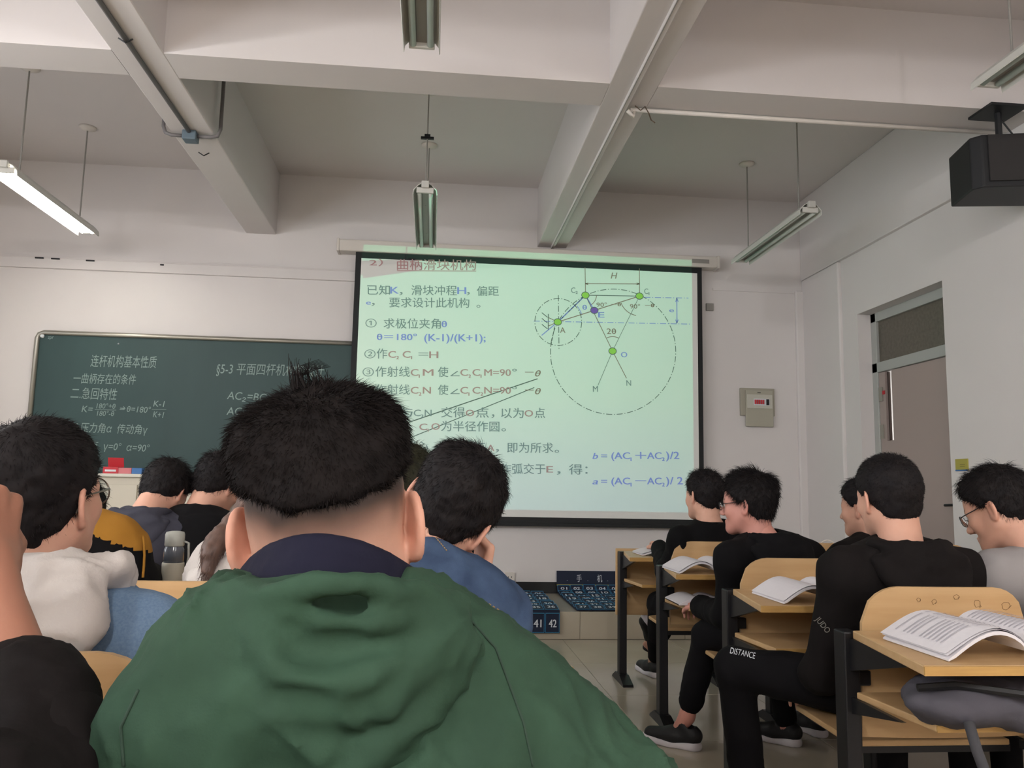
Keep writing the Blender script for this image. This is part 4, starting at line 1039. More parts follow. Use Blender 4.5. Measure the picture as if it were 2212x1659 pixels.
dl = ['front-row right desk with a wooden front panel facing the platform', 'second right desk from the platform, books on desktop and shelf', 'third right desk from the platform, curved plywood backrest behind glasses wearer', 'nearest right desk with scuffed backrest and an open book on top']
for y_, l in zip(DN, dl[::-1]): desk_unit(1.145, 3, y_, l, seats=y_ < 4.3, front=y_ > 4.3)
LN = [.84, 1.72, 2.60, 3.50]
ll = ['left block desk directly in front of the green jacket, mostly hidden', 'left block desk in front of denim and white hoodie student, paper on top', 'left block desk carrying the water bottle', 'front left block desk with students bent over it']
for y_, l in zip(LN, ll): desk_unit(-1.505, 3, y_, l, seats=y_ < 3.4, front=y_ > 3.4, pitch=.58)
desk_unit(-1.505, 3, -.05, 'left block desk beside the camera, outside the picture', seats=True, pitch=.58)

# ---------------------------------------------------------------- open books
def open_book(c, rz, w, d, label, curl=.0, th=.012, pages=3, text=False, group=None, flat=False, lift=.0, name='open_book', cat='book', thumb_curl=0.):
    """two page blocks either side of a spine along local Y; loose leaves curl up"""
    r = empty(name, c, label, cat, group, rz=math.radians(rz))
    def prof(u): return th*(.45*(1-u)**2+.95*math.sin(math.pi*min(1, u**.8)))*(1 if u < 1 else .0)
    def sheet(s, t0, t1, lf, n=12, nx=1.0, sh=0., solid=False):
        mb = MB(); vs = []
        for i in range(n+1):
            u = i/n; x = s*u*w*nx
            bul = prof(u) if not flat else .001
            z = bul+lf*u*u*(1.0)
            for j in range(3):
                vs.append((x, (j-1)*d/2+sh*u, z*(1)+t1)); vs.append((x, (j-1)*d/2+sh*u, (0 if (solid or u > .93) else max(0, z-.004)) if lf == 0 else z+t0))
        fs = []
        for i in range(n):
            for j in range(2):
                a = (i*3+j)*2; b = ((i+1)*3+j)*2
                fs += [(a, b, b+2, a+2), (a+1, a+3, b+3, b+1)]
            a = i*6; b = a+6; fs += [(a, a+1, b+1, b), (a+4, b+4, b+5, a+5)]
        fs += [(0, 2, 3, 1), (2, 4, 5, 3)]; a = n*6; fs += [(a, a+1, a+3, a+2), (a+2, a+3, a+5, a+4)]
        return mb.add(vs, fs)
    for s in (-1, 1):
        sheet(s, .0, .002 if flat else .004, 0, solid='thick' in label).build('page_block', m_paper, r, smooth=False)
    for k in range(pages):
        s = 1 if k % 2 == 0 else -1
        sheet(s, .004+.0014*(k+1), .004+.0014*(k+1)+.0004, curl*(1-.22*k) if s > 0 else curl*.15, sh=.004*k).build('leaf', m_paper, r)
    if text:
        mb = MB()
        for s in (-1, 1):
            for i in range(13):
                y_ = d*.40-i*d*.062
                for a, b in ((.12, .48), (.52, .9)):
                    if rng.random() < .12: continue
                    z = lambda u: prof(u)+.0128+(curl if s > 0 else curl*.15)*u*u
                    for q_ in range(4):
                        u0, u1 = a+(b-a)*q_/4, a+(b-a)*(q_+1)/4
                        mb.add([(s*u0*w, y_-.0018, z(u0)), (s*u1*w, y_-.0018, z(u1)), (s*u1*w, y_+.0018, z(u1)), (s*u0*w, y_+.0018, z(u0))], [(0, 1, 2, 3)])
        o = mb.build('printed_lines', m_print, r); o['kind'] = 'stuff'
    return r
def on_desk(px, py, z=.752): p = atZ(px, py, z); return (p.x, p.y, z)
open_book((1.345, 1.885, .752), 0, .19, .265, 'open textbook with curled leaves on the nearest right desk', curl=.030, th=.055, pages=5, text=True)
open_book((1.33, 2.76, .752), 0, .165, .27, 'white open booklet on the third desk behind black hoodie student', curl=.012, th=.048, pages=2)
open_book((1.255, 3.67, .752), 0, .16, .27, 'open book on the second desk by the aisle beneath the backrest', curl=.015, th=.042, pages=3)
open_book((1.27, 3.80, .594), 0, .13, .22, 'thick open book lying on the lower shelf of second right desk', curl=.0, th=.024, pages=2)
open_book((1.32, 4.57, .752), 0, .15, .22, 'open booklet on the front-row right desk', curl=.01, th=.020, pages=2)
c = on_desk(350, 1350); open_book((c[0], c[1]+.02, .752), 15, .13, .2, 'white paper booklet on left desk between hoodie and green jacket', curl=.01, th=.012, pages=1)
c = on_desk(1660, 1226); open_book((c[0]+.14, 3.68, .752), 0, .14, .2, 'sheet of paper on second right desk beside the hooded student', curl=.01, th=.006, pages=1)

# ---------------------------------------------------------------- bottle, lectern things
p = atZ(371, 1262, .75)
p = atY(371, 1262, 2.74)
bt = empty('water_bottle', (p.x, 2.74, .752), 'tall grey water bottle with pale sleeve and rounded lid on left desk', 'bottle')
m_sleeve = mat('bottle_sleeve', (190, 186, 170), .6); m_bglass = mat('bottle_glass', (96, 100, 108), .15); m_lid = mat('bottle_lid', (178, 180, 172), .4)
MB().lathe([(.030, 0), (.034, .004), (.034, .10), (.033, .104)], n=24).build('fabric_sleeve', m_sleeve, bt, smooth=True)
MB().lathe([(.031, .10), (.031, .145), (.026, .155), (.026, .157)], n=24).build('glass_body', m_bglass, bt, smooth=True)
MB().lathe([(.028, .155), (.030, .158), (.030, .192), (.027, .200), (.014, .203)], n=24).build('lid', m_lid, bt, smooth=True)
MB().tube([(.031, 0, .17), (.044, 0, .165), (.046, 0, .12), (.036, 0, .03)], .004, 6).build('carry_loop', m_lid, bt, smooth=True)
# lectern cabinet on the platform
pL = atY(212, 1022, 6.35); pR = atY(436, 1036, 6.35)
lx0, lx1, lz = pL.x-.25, pR.x+.12, 1.155
le = empty('lectern', ((lx0+lx1)/2, 6.6, PLZ), 'cream steel teacher lectern standing on the platform before the blackboard', 'lectern')
def LP(n_, mb, mt, **k): o = mb.build(n_, mt, None, **k); relto(o, le); return o
LP('cabinet', MB().bb((lx0, 6.35, PLZ), (lx1, 6.9, lz-.025)), m_cream, bevel=.006)
LP('worktop', MB().bb((lx0-.02, 6.32, lz-.025), (lx1+.02, 6.93, lz)), mat('worktop_light', (214, 210, 198), .4), bevel=.006)
for i in range(2):
    a = lx0+.03+i*(lx1-lx0-.03)/2; LP('cabinet_door', MB().bb((a, 6.335, PLZ+.06), (a+(lx1-lx0)/2-.05, 6.35, lz-.08)), m_cream, bevel=.004)
def card(px, py, w, h, d, mt, label, tilt=0, name='chalk_box'):
    q = atY(px, py, 6.45)
    o = MB().bb((-w/2, -d/2, 0), (w/2, d/2, h)).build(name, mt, bevel=.003); o.location = (q.x, 6.45, lz); o.rotation_euler = (0, 0, tilt); tag(o, label, 'box'); return o
cb = empty('chalk_box', (atY(243, 1010, 6.45).x, 6.45, lz), 'open red box with raised lid on the lectern', 'box')
o = MB().bb((-.055, -.035, 0), (.055, .035, .05)).build('tray', m_red, cb); o = MB().box((.012, .03, .085), (.115, .004, .075), Matrix.Rotation(.3, 3, 'X')).build('lid', m_red, cb)
MB().bb((-.04, -.037, .015), (.04, -.035, .03)).build('white_stripe', m_white, cb)
card(272, 1020, .10, .045, .06, mat('pink_card', (205, 120, 125), .6), 'low pink box between red box and blue box on lectern')
card(298, 1022, .075, .045, .06, m_blue, 'small blue box right of the pink box on lectern')

# white desk lamp or fan seen behind the hooded students
q = atY(1738, 1172, 5.0)
fan = empty('small_fan', (q.x, 4.72, .752), 'small round white desk fan behind the black hooded students', 'fan')
hz = q.z-.752-.02
MB().lathe([(.05, 0), (.05, .012), (.012, .018), (.01, hz-.02)], n=18).build('base', m_case, fan, smooth=True)
mb = MB()
for k in range(12): a = k*math.pi/6; mb.tube([(0, -.02, hz), (.05*math.cos(a), -.022, hz+.05*math.sin(a))], .0015, 4)
mb.tube([(.055*math.cos(a), -.02, hz+.055*math.sin(a)) for a in np.linspace(0, 2*math.pi, 20)[:-1]], .004, 6, close=True); mb.build('guard', m_case, fan)
o = MB().lathe([(.02, -.03), (.03, 0), (.01, .02)], n=12).build('motor', m_case, fan); o.rotation_euler.x = math.pi/2; o.location = (0, 0, hz)

# ---------------------------------------------------------------- phone pocket charts
m_num = m_white
def chart(name, path, x0, cw, rows, label, header=False, cols=6, hide=(), first=1):
    """path: list of (y,z) corner points per row boundary (len rows+1); fabric sheet with pockets"""
    r = empty('phone_pocket_chart', (x0+cols*cw/2, path[-1][0], min(q[1] for q in path)), label, 'pocket chart')
    W_ = cols*cw
    mb = MB(); 
    for i in range(len(path)-1):
        (ya, za), (yb_, zb_) = path[i], path[i+1]
        d = Vector((0, yb_-ya, zb_-za)).normalized(); nn = Vector((0, -d.z*-1, 0)); nn = Vector((1, 0, 0)).cross(d); nn = -nn if (nn.z < 0 or (abs(nn.z) < .3 and nn.y > 0)) else nn
        nn = nn.normalized()
        A_, B_ = Vector((x0, ya, za)), Vector((x0, yb_, zb_)); X_ = Vector((W_, 0, 0)); t = nn*.004
        mb.add([A_-t, A_-t+X_, B_-t+X_, B_-t, A_, A_+X_, B_+X_, B_], [(0, 1, 2, 3), (7, 6, 5, 4), (0, 4, 5, 1), (2, 6, 7, 3), (0, 3, 7, 4), (1, 5, 6, 2)])
    relto(mb.build('backing', m_navy), r)
    pm = MB()
    num = first
    for i in range(len(path)-1):
        (ya, za), (yb_, zb_) = path[i], path[i+1]; A_, B_ = Vector((x0, ya, za)), Vector((x0, yb_, zb_)); d = (B_-A_); L_ = d.length; d.normalize()
        nn = Vector((1, 0, 0)).cross(d); nn = -nn if (nn.z < 0 or (abs(nn.z) < .3 and nn.y > 0)) else nn; nn.normalize()
        up = -d; bulge = .010
        if header and i == 0:
            relto(MB().add([A_+nn*.002+d*.008+Vector((.008, 0, 0)), A_+nn*.002+d*.008+Vector((W_-.008, 0, 0)), B_+nn*.002-d*.02+Vector((W_-.008, 0, 0)), B_+nn*.002-d*.02+Vector((.008, 0, 0))], [(0, 1, 2, 3)]).build('header_panel', m_navy), r)
            tm = MB()
            for s, fx in (('·', .13), ('手', .26), ('·', .40), ('机', .53), ('·', .66), ('袋', .79)):
                p_ = A_+d*L_*.68+nn*.004+Vector((fx*W_, 0, 0)); w_ = .045 if s != '·' else .01
                add_text(tm, s, p_, p_+Vector((w_, 0, 0)), .05 if s != '·' else .012, up=up)
            relto(tm.build('header_lettering', m_num), r)
            ys = MB(); q_ = B_-d*.015+nn*.003; ys.add([q_, q_+Vector((W_, 0, 0)), q_+Vector((W_, 0, 0))+d*.01, q_+d*.01], [(0, 1, 2, 3)]); relto(ys.build('yellow_band', m_yellow), r)
            continue
        for c_ in range(cols):
            a = A_+Vector((c_*cw, 0, 0)); g = .005
            q = [a+Vector((g, 0, 0))+d*(L_*.12), a+Vector((cw-g, 0, 0))+d*(L_*.12), a+Vector((cw-g, 0, 0))+d*(L_-g), a+Vector((g, 0, 0))+d*(L_-g)]
            j = Vector((0, 0, 0)) if abs(nn.z) < .5 else nn*float(rng.uniform(0, .012))
            q2 = [q[0]+nn*(bulge+.006)+j, q[1]+nn*(bulge+.006)+j, q[2]+nn*bulge*.6, q[3]+nn*bulge*.6]
            pk = MB().add(q+q2, [(4, 5, 6, 7), (0, 1, 5, 4), (1, 2, 6, 5), (2, 3, 7, 6), (3, 0, 4, 7)]).build('pocket', m_navy); relto(pk, r)
            e = MB(); e.tube([q2[0]+nn*.001, q2[1]+nn*.001], .0028, 4); e.tube([q2[3], q2[0]], .0022, 4); e.tube([q2[1], q2[2]], .0022, 4); e.tube([q2[2], q2[3]], .0022, 4); e = e.build('piping', m_cyan); relto(e, r); e.parent = pk
            nm = MB(); n_ = (q2[2]-q2[1]); nl = n_.length; ndir = (q2[3]-q2[0]).normalized(); pn_ = Vector((1, 0, 0)).cross(ndir); pn_ = -pn_ if pn_.dot(nn) < 0 else pn_
            b0 = q2[0]+ndir*nl*.72+Vector((cw*.22, 0, 0))+pn_*.002
            add_text(nm, '%02d' % num, b0, b0+Vector((cw*.50, 0, 0)), nl*.42, up=-ndir, bold=.02)
            nm = nm.build('number', m_num); relto(nm, r); nm.parent = pk
            num += 1
    return r
def rowpath(pts, ns):
    """resample polyline by explicit points"""
    return pts
# chart A: header and first row lean on the wall, the rest lies on the platform
pa = atY(1203, 1233, 7.10); pb_ = atY(1203, 1262, 7.10)
yA = [7.085, 7.075]; A0 = pa.z
x_l = pa.x
zA = atY(1208, 1258, 7.06).z
pathA = [(7.115, A0), (7.10, A0-.13), (7.05, PLZ+.02), (6.90, PLZ+.012), (6.72, PLZ+.010), (6.55, PLZ+.010), (6.38, PLZ+.010), (6.24, PLZ+.010), (6.12, PLZ+.010)]
chart('A', pathA, x_l, .112, 8, 'navy numbered phone pocket chart, header leaning on the wall beneath screen', header=True)
q = atY(1210, 1322, 6.10)
pathB = [(6.98, PLZ+.012), (6.84, PLZ+.010), (6.70, PLZ+.010), (6.55, PLZ+.010), (6.40, PLZ+.010), (6.25, PLZ+.010), (6.085, PLZ+.012), (6.075, PLZ-.15)]
bx1 = atY(1209, 1350, 6.08).x
chart('B', pathB, bx1-6*.112, .112, 7, 'navy numbered phone pocket chart draped over the platform edge', first=1)
ys = None

# bag on the shelf of the nearest right desk
f = Fld((1.03, 1.55, .36), (1.85, 2.15, .78), .010)
f.cap((1.23, 1.90, .635), (1.70, 1.90, .64), .055, .06, k=.05, lat=(0, 1, 0), ls=1.9); f.ell((1.25, 1.86, .64), (.14, .10, .045), k=.04); f.ell((1.55, 1.80, .62), (.2, .12, .05), k=.05)
f.ell((1.20, 1.86, .625), (.05, .09, .03), k=.03)
V, Q = f.mesh(); V = relax(V, Q, 1); V += nrmls(V, Q)*folds(V, (11, 11, 11), .012)[:, None]
bg = empty('shoulder_bag', (1.4, 1.88, .594), 'slumped grey cloth bag on the shelf of the nearest right desk', 'bag')
o = mk('body', np_mesh('bag', V, Q, mat('bag_grey', (78, 76, 84), .9, bump=(200, .2, .002)))); relto(o, bg)
o = MB().tube([(1.12, 1.82, .68), (1.2, 1.80, .69), (1.35, 1.74, .68), (1.6, 1.72, .66), (1.75, 1.72, .65)], .009, 6).build('strap', m_black); relto(o, bg)
o = MB().tube([(1.20, 1.76, .62), (1.195, 1.73, .57), (1.215, 1.72, .50), (1.26, 1.72, .45), (1.36, 1.74, .42), (1.5, 1.76, .45), (1.6, 1.76, .58)], .012, 8).build('hanging_strap', mat('strap_grey', (66, 66, 70), .9), smooth=True); relto(o, bg)
# ---------------------------------------------------------------- the people in the room
from mathutils.bvhtree import BVHTree
def pt(px, py, Y): return v_(atY(px, py, Y))
def part(name, root, mt, build, lo, hi, h=.008, fold=.004, fsc=(9, 9, 9), relaxn=1, seed=3):
    f = Fld(lo, hi, h); build(f); V, Q = f.mesh(); V = relax(V, Q, relaxn, .4)
    if fold: V = V+nrmls(V, Q)*folds(V, fsc, fold, seed)[:, None]
    return mk(name, np_mesh(name, V-v_(root.location), Q, mt), root)
def caster(*objs):
    vs, fs = [], []
    for o in objs:
        k = len(vs); mw = o.matrix_world if o.parent is None else Matrix.Translation(o.parent.location)
        vs += [mw @ v.co for v in o.data.vertices]; fs += [tuple(i+k for i in p.vertices) for p in o.data.polygons]
    b = BVHTree.FromPolygons(vs, fs)
    def c(px, py, off=.002):
        d = ray(px, py).normalized(); r = b.ray_cast(C0, d)
        return None if r[0] is None else r[0]+r[1]*off*(1 if r[1].dot(d) < 0 else -1)
    return c
def seam(name, root, cast, pts, r, mt, n=14, dash=False, off=.001):
    out = []; P = [Vector(p) for p in pts]
    for a, b in zip(P[:-1], P[1:]):
        for i in range(n): out.append(a+(b-a)*(i/n))
    out.append(P[-1]); W_ = [cast(*p, off) for p in out]; mb = MB(); run = []
    segs = []
    for w in W_:
        if w is None or (run and (w-run[-1]).length > .08):
            if len(run) > 1: segs.append(run)
            run = [w] if w is not None else []
        else: run.append(w)
    if len(run) > 1: segs.append(run)
    for s_ in segs:
        if dash:
            for i in range(0, len(s_)-1, 2): mb.tube([s_[i], s_[i+1]], r, 4)
        else: mb.tube(s_, r, 5)
    if not mb.v: return None
    o = mb.build(name, mt, None, smooth=True); relto(o, root); return o
def print_on(name, root, cast, txt, p0, p1, hgt, mt, shear=0, bold=.0, curve=0):
    V, Fc = text_geo(txt, 1., bold, shear); x0, x1 = V[:, 0].min(), V[:, 0].max(); a, b = Vector(p0), Vector(p1); d = b-a; L_ = d.length; e = d/L_; up = Vector((e.y, -e.x)); vs = []
    for v in V:
        q = a+e*((v[0]-x0)/(x1-x0)*L_)+up*(v[1]/.73*hgt); w = cast(q.x, q.y, .003); vs.append(w)
    ok = [i for i, w in enumerate(vs) if w is not None]
    if not ok: return
    base = vs[ok[0]]; vs = [w if w is not None else base for w in vs]
    o = MB().add(vs, [f_ for f_ in Fc if all(i in set(ok) for i in f_)]).build(name, mt); relto(o, root)

m_green = mat('green_jacket', (44, 66, 52), .8, spec=.18, noise=(14, .6, (54, 80, 63)), bump=(420, .25, .001))
m_navyc = mat('navy_collar', (26, 26, 42), .85, spec=.18, bump=(300, .2, .001))
m_whiteh = mat('white_fleece', (198, 191, 186), .9, spec=.18, bump=(260, .3, .002))
m_denim = mat('light_denim', (98, 122, 150), .85, spec=.18, noise=(220, .5, (124, 146, 170)), bump=(500, .3, .001))
m_denimd = mat('dark_denim', (48, 63, 88), .85, spec=.18, noise=(18, .7, (70, 88, 114)), bump=(500, .3, .001))
m_blackc = mat('black_cloth', (12, 11, 13), .9, spec=.18, noise=(8, .4, (17, 16, 18)), bump=(300, .2, .001))
m_blackb = mat('black_brown_cloth', (20, 17, 17), .9, spec=.18, noise=(8, .4, (25, 21, 21)), bump=(300, .2, .001))
m_mustard = mat('mustard_cloth', (158, 112, 44), .85, spec=.18, noise=(10, .4, (144, 98, 36)), bump=(300, .2, .001))
m_greyh = mat('charcoal_hoodie', (60, 60, 70), .9, spec=.18, noise=(14, .5, (74, 74, 84)), bump=(300, .2, .001))
m_greyj = mat('pale_grey_jacket', (150, 146, 146), .8, spec=.18, noise=(10, .4, (138, 134, 136)), bump=(260, .2, .001))
m_thread = mat('jean_thread', (150, 124, 84), .8)
m_seam_g = mat('green_seam', (40, 60, 48), .85)

# 1 -- green hooded jacket, nearest
def fadeskin(V):
    x, y, z = V.T
    lo_ = np.interp(y, [-.12, -.03, .0, .04], [-.056, -.050, -.02, .0])
    k = sst(-.0, .062, z-lo_-.45*np.maximum(0, np.abs(x)-.035)+vn(V*60)*.004)*sst(.04, .0, y)*(np.abs(x) < .080)
    return 1-.95*k
H1 = pt(712, 1126, .86)
hair1 = dict(side=.55, h=.0045, t=(.004, .006, .018), zl=ZL_FADE, n=30000, L=.010, wid=.0008, lift=.42, seed=4, rough=.0025,
             blobs=[((.034, -.03, .090), (.046, .07, .034), .03), ((-.034, -.03, .082), (.046, .07, .034), .03), ((.0, .01, .096), (.058, .07, .036), .03), ((-.052, -.045, .055), (.030, .045, .045), .03), ((.052, -.04, .058), (.029, .045, .045), .03)])
S1 = (pt(318, 1745, .80), pt(1330, 1775, .84))
def traps1(f, J):
    f.cap(pt(548, 1400, .79), pt(318, 1745, .80), .072, .074, k=.03); f.cap(pt(905, 1425, .79), pt(1330, 1775, .84), .072, .074, k=.03)
    f.cap(pt(600, 1480, .78), pt(860, 1480, .78), .085, k=.04); f.cap(pt(1000, 1560, .80), pt(1330, 1790, .84), .085, .08, k=.04)
r1, J1 = person('person in the foreground seen from behind, green hooded jacket, navy collar, faded short hair', H1, yaw=-2, pitch=-4, roll=-6.5, hip=(-.06, .63), byaw=-3, h=.0055, hh=.0032, tmat=m_green, hmat=m_hairb,
    hair=hair1, Sabs=S1, neckoff=tuple(pt(735, 1330, .80)-H1), t=.022, stub=fadeskin, post=lambda V, Nn: V+Nn*(folds(V, (24, 20, 12), .0055, 9)+folds(V, (12, 12, 24), .004, 2))[:, None], extra=traps1, collar='none', fold=.011, foldsc=(10, 9, 7), bodyback=-.03, ears=1.02, wide=1.04, lower=True,
    arms=dict(L=dict(E=S1[0]+v_((-.04, .05, -.27)), W=(-.30, 1.05, .785)), R=dict(E=S1[1]+v_((.04, .06, -.27)), W=(.14, 1.08, .785))))
def col1(f):
    top = [pt(520, 1262, .86), pt(556, 1215, .80), pt(610, 1185, .755), (pt(680, 1172, .735)), pt(760, 1184, .74), pt(830, 1210, .765), pt(890, 1248, .82), pt(905, 1262, .87)]
    bot = [p+v_((0, -.012, -.045)) for p in top]
    mid_ = [(a+b)/2+v_((0, -.006, 0)) for a, b in zip(top, bot)]
    f.chain(top, .008, k=.02); f.chain(mid_, .011, k=.03); f.chain(bot, .014, k=.03)
part('collar', r1, m_navyc, col1, H1-.22, H1+.22, h=.004, fold=.001, fsc=(14, 14, 10))
def hood1(f):
    rim = [pt(446, 1300, .86), pt(484, 1258, .79), pt(520, 1288, .72), pt(590, 1286, .665), pt(690, 1262, .645), pt(790, 1266, .645), pt(900, 1286, .68), pt(985, 1316, .74), pt(1006, 1350, .82)]
    f.ell(pt(690, 1390, .70), (.130, .048, .055), k=.03); f.ell(pt(500, 1380, .75), (.058, .050, .055), k=.03); f.ell(pt(890, 1390, .74), (.058, .048, .045), k=.03)
    f.ell(pt(600, 1520, .705), (.135, .048, .070), k=.03); f.ell(pt(560, 1640, .705), (.132, .046, .075), k=.03)
    f.chain(rim, [.011, .010, .011, .011, .011, .011, .011, .012, .013], k=.012)
    f.chain([pt(1006, 1345, .80), pt(1010, 1400, .745), pt(975, 1465, .705), pt(905, 1530, .68), pt(835, 1600, .668), pt(740, 1690, .66)], [.010, .012, .012, .011, .011, .010], k=.014)
    f.chain([pt(540, 1310, .68), pt(575, 1400, .655), pt(650, 1465, .645), pt(770, 1475, .645), pt(860, 1430, .655)], [.008, .011, .012, .011, .007], k=.016)
    f.chain([pt(440, 1380, .715), pt(480, 1470, .675), pt(570, 1520, .655), pt(700, 1545, .648), pt(830, 1520, .655)], [.010, .012, .012, .011, .007], k=.018)
    f.chain([pt(365, 1510, .72), pt(440, 1540, .685), pt(550, 1580, .662), pt(700, 1620, .655)], [.010, .012, .011, .008], k=.018)
    f.chain([pt(900, 1320, .685), pt(935, 1380, .68), pt(905, 1450, .667), pt(830, 1505, .657)], [.009, .011, .010, .007], k=.016)
    f.chain([pt(620, 1320, .660), pt(710, 1345, .650), pt(820, 1340, .652), pt(900, 1330, .67)], [.007, .009, .009, .007], k=.014)
    f.ell(pt(712, 1266, .80), (.068, .080, .052), k=.010, op='s'); f.cap(pt(725, 1404, .80), pt(712, 1194, .82), .066, k=.01, op='s')
hp = part('hood', r1, m_green, hood1, v_((-.42, .50, .74)), v_((.22, 1.0, 1.08)), h=.0045, fold=.007, fsc=(22, 16, 17), relaxn=1)
V_, Q_ = hair_geo(h=.005, t=(-.002, -.0015, 0), zl=([-.12, -.03, .0, .02, .06], [-.055, -.050, -.01, .03, .062]), side=.6, n=26000, L=.0045, wid=.0006, lift=.25, seed=44, rough=0, dens=lambda P: sst(-.055, .01, P[:, 2])**1.3)
mk('nape_stubble', np_mesh('nape_stubble', V_@J1['Rh'].T+H1-v_(r1.location), Q_, m_hairb), r1)
mb = MB()
for k in range(46):
    u = k/46; a0 = pt(630+95*u, 846-12*math.sin(u*3), .80+.05*rng.random()); tip = pt(622+88*u+rng.normal(0, 9), 806+rng.normal(0, 8)-(22 if u < .45 else 0), .83)
    mb.tube([Vector(a0), Vector((a0+tip)/2+rng.normal(0, .0015, 3)), Vector(tip)], [.0009, .0006, .0002], 3)
for k in range(9): mb.tube([Vector(pt(632+k*2, 842, .82)), Vector(pt(628+k*3, 812, .83)), Vector(pt(650+k*4, 790+k, .83)), Vector(pt(690+k*3, 776+2*k, .84))], [.0008, .0006, .0005, .0002], 3)
relto(mb.build('cowlick', m_hairb), r1)
c1 = caster(hp, [o for o in r1.children if o.name.startswith('jacket')][0])
for pts in ([(1020, 1345), (1070, 1400), (1100, 1480), (1130, 1560), (1150, 1655)], [(300, 1490), (262, 1570), (268, 1655)]):
    seam('seam', r1, c1, pts, .0013, m_seam_g, off=.0004)

# 2 -- left, white hood over light denim, round glasses
H2 = pt(92, 1074, 1.50)
r2, J2 = person('person at left with round glasses, white fleece hood over a light denim jacket', H2, yaw=-12, pitch=10, roll=2, hip=(H2[0]-.02, 1.50), byaw=-8, h=.008, hh=.004, tmat=m_denim, fold=.006, t=.026,
    hair=dict(h=.006, t=(.009, .010, .026), zl=ZL_STD, n=12000, L=.012, wid=.0010, lift=.25, seed=2, blobs=[((0, -.06, .06), (.065, .052, .06), .03)]), hmat=m_hair,
    glasses=dict(round_=True, mt=m_rimmetal), collar='none', neckoff=tuple(pt(112, 1296, 1.47)-H2), shdrop=.06,
    arms=dict(R=dict(E=pt(320, 1398, 1.60), W=v_((-.48, 1.88, .785)), cuff=.12)))
def hood2(f):
    N = J2['N']; B = J2['B']
    ring = [N+B@v_((.105*math.cos(a), .085*math.sin(a)-.02, .055-.030*max(0, math.sin(a)))) for a in np.linspace(-math.pi-.6, .6, 15)]
    f.chain(ring, .034, k=.03); f.ell(N+B@v_((.01, -.11, -.015)), (.145, .060, .085), R=B, k=.05); f.ell(N+B@v_((-.08, -.10, .0)), (.08, .06, .08), k=.04)
    f.cap(N-v_((0, 0, .05)), v_(H2)+v_((0, 0, -.09)), .060, k=.01, op='s'); f.ell(N+B@v_((0, -.03, .09)), (.070, .05, .035), k=.02, op='s')
part('hood', r2, m_whiteh, hood2, J2['N']-.3, J2['N']+.3, h=.007, fold=.014, fsc=(9, 9, 11))
def slv(f): f.cap(pt(285, 1372, 1.60), v_((-.49, 1.72, .80)), .045, .042, k=.02); f.cap(v_((-.49, 1.72, .80)), v_((-.48, 1.86, .79)), .042, .034, k=.03)
part('shirt_sleeve', r2, m_whiteh, slv, J2['N']-.2-v_((0, 0, .2)), J2['N']+v_((.4, .6, .1)), h=.009)

# 3 -- far left, only the raised fist, forearm and black sleeve come into view
H3 = v_((-.63, .93, 1.13))
r3, J3 = person('person at the far left edge, raised bare fist and black sleeve', H3, yaw=-5, pitch=-8, roll=8, hip=(-.66, .62), h=.010, hh=.006, tmat=m_blackb, skin=m_skin_tan, hair=dict(h=.010, n=1500, L=.015), fold=.006, t=.024,
    arms=dict(R=dict(E=pt(95, 1690, .72), W=pt(-32, 1262, .80), cuff=.42, kn=(-.18, .25, .9), pn=(-.9, .2, -.1), curl=1.15, fine=True), L=None))
def cuff3(f):
    f.cap(pt(72, 1500, .75), pt(95, 1720, .72), .047, .056, k=.02); f.cap(pt(95, 1720, .72), pt(-80, 1800, .62), .056, .065, k=.04); f.cap(pt(68, 1478, .76), pt(70, 1530, .75), .037, .044, k=.01); f.cap(pt(60,1470,.765), pt(60,1300,.79), .029, k=.004, op='s')
part('sleeve', r3, m_blackb, cuff3, pt(0, 1600, .75)-.25, pt(0, 1600, .75)+.3, h=.006, fold=.006, fsc=(16, 16, 12))

# 4 -- mustard and black jacket, bent over behind the glasses wearer
H4 = pt(150, 1112, 2.62)
def half(V, Q, J):
    C = V[Q].mean(1); a, b = pt(165, 1172, 2.25), pt(350, 1250, 2.25); n = v_((-(b-a)[2], 0, (b-a)[0])); n /= np.linalg.norm(n)
    return (((C-a)@n) < 0).astype(int)
r4, J4 = person('person hunched forward in a mustard yellow jacket with black lower half', H4, yaw=5, pitch=-35, hip=(-.98, 2.46), h=.010, hh=.008, tmat=[m_mustard, m_blackc], midx=half, fold=.006, t=.028,
    hair=dict(h=.009, n=1500, L=.02), Sabs=(pt(60, 1180, 2.48), pt(246, 1172, 2.50)), neckoff=tuple(pt(165, 1125, 2.50)-H4), 
    arms=dict(R=dict(E=pt(296, 1262, 2.56), W=(-.93, 2.86, .79)), L=None))
c4 = caster([o for o in r4.children if o.name.startswith('jacket')][0])
seam('drawstring', r4, c4, [(307, 1160), (309, 1200), (306, 1248)], .004, m_mustard, off=.004)

# 5 -- charcoal hoodie, head bowed over the desk
H5 = pt(357, 1062, 3.48)
r5, J5 = person('person with bowed head in charcoal grey hoodie, white earphone wire, beside the lectern', H5, yaw=-12, pitch=-38, roll=4, hip=(H5[0]-.06, 3.30), h=.011, hh=.007, tmat=m_greyh, fold=.010, t=.026, shoulder=.19,
    hair=dict(h=.008, n=4000, L=.022, t=(.018, .016, .024), seed=5, lift=.3), hood=True, neckoff=(-.05, -.11, -.10), bodyback=.03,
    arms=dict(L=dict(E=(-1.42, 3.52, .80), W=(-1.2, 3.75, .79)), R=dict(E=(-.86, 3.54, .80), W=(-.95, 3.78, .79))))
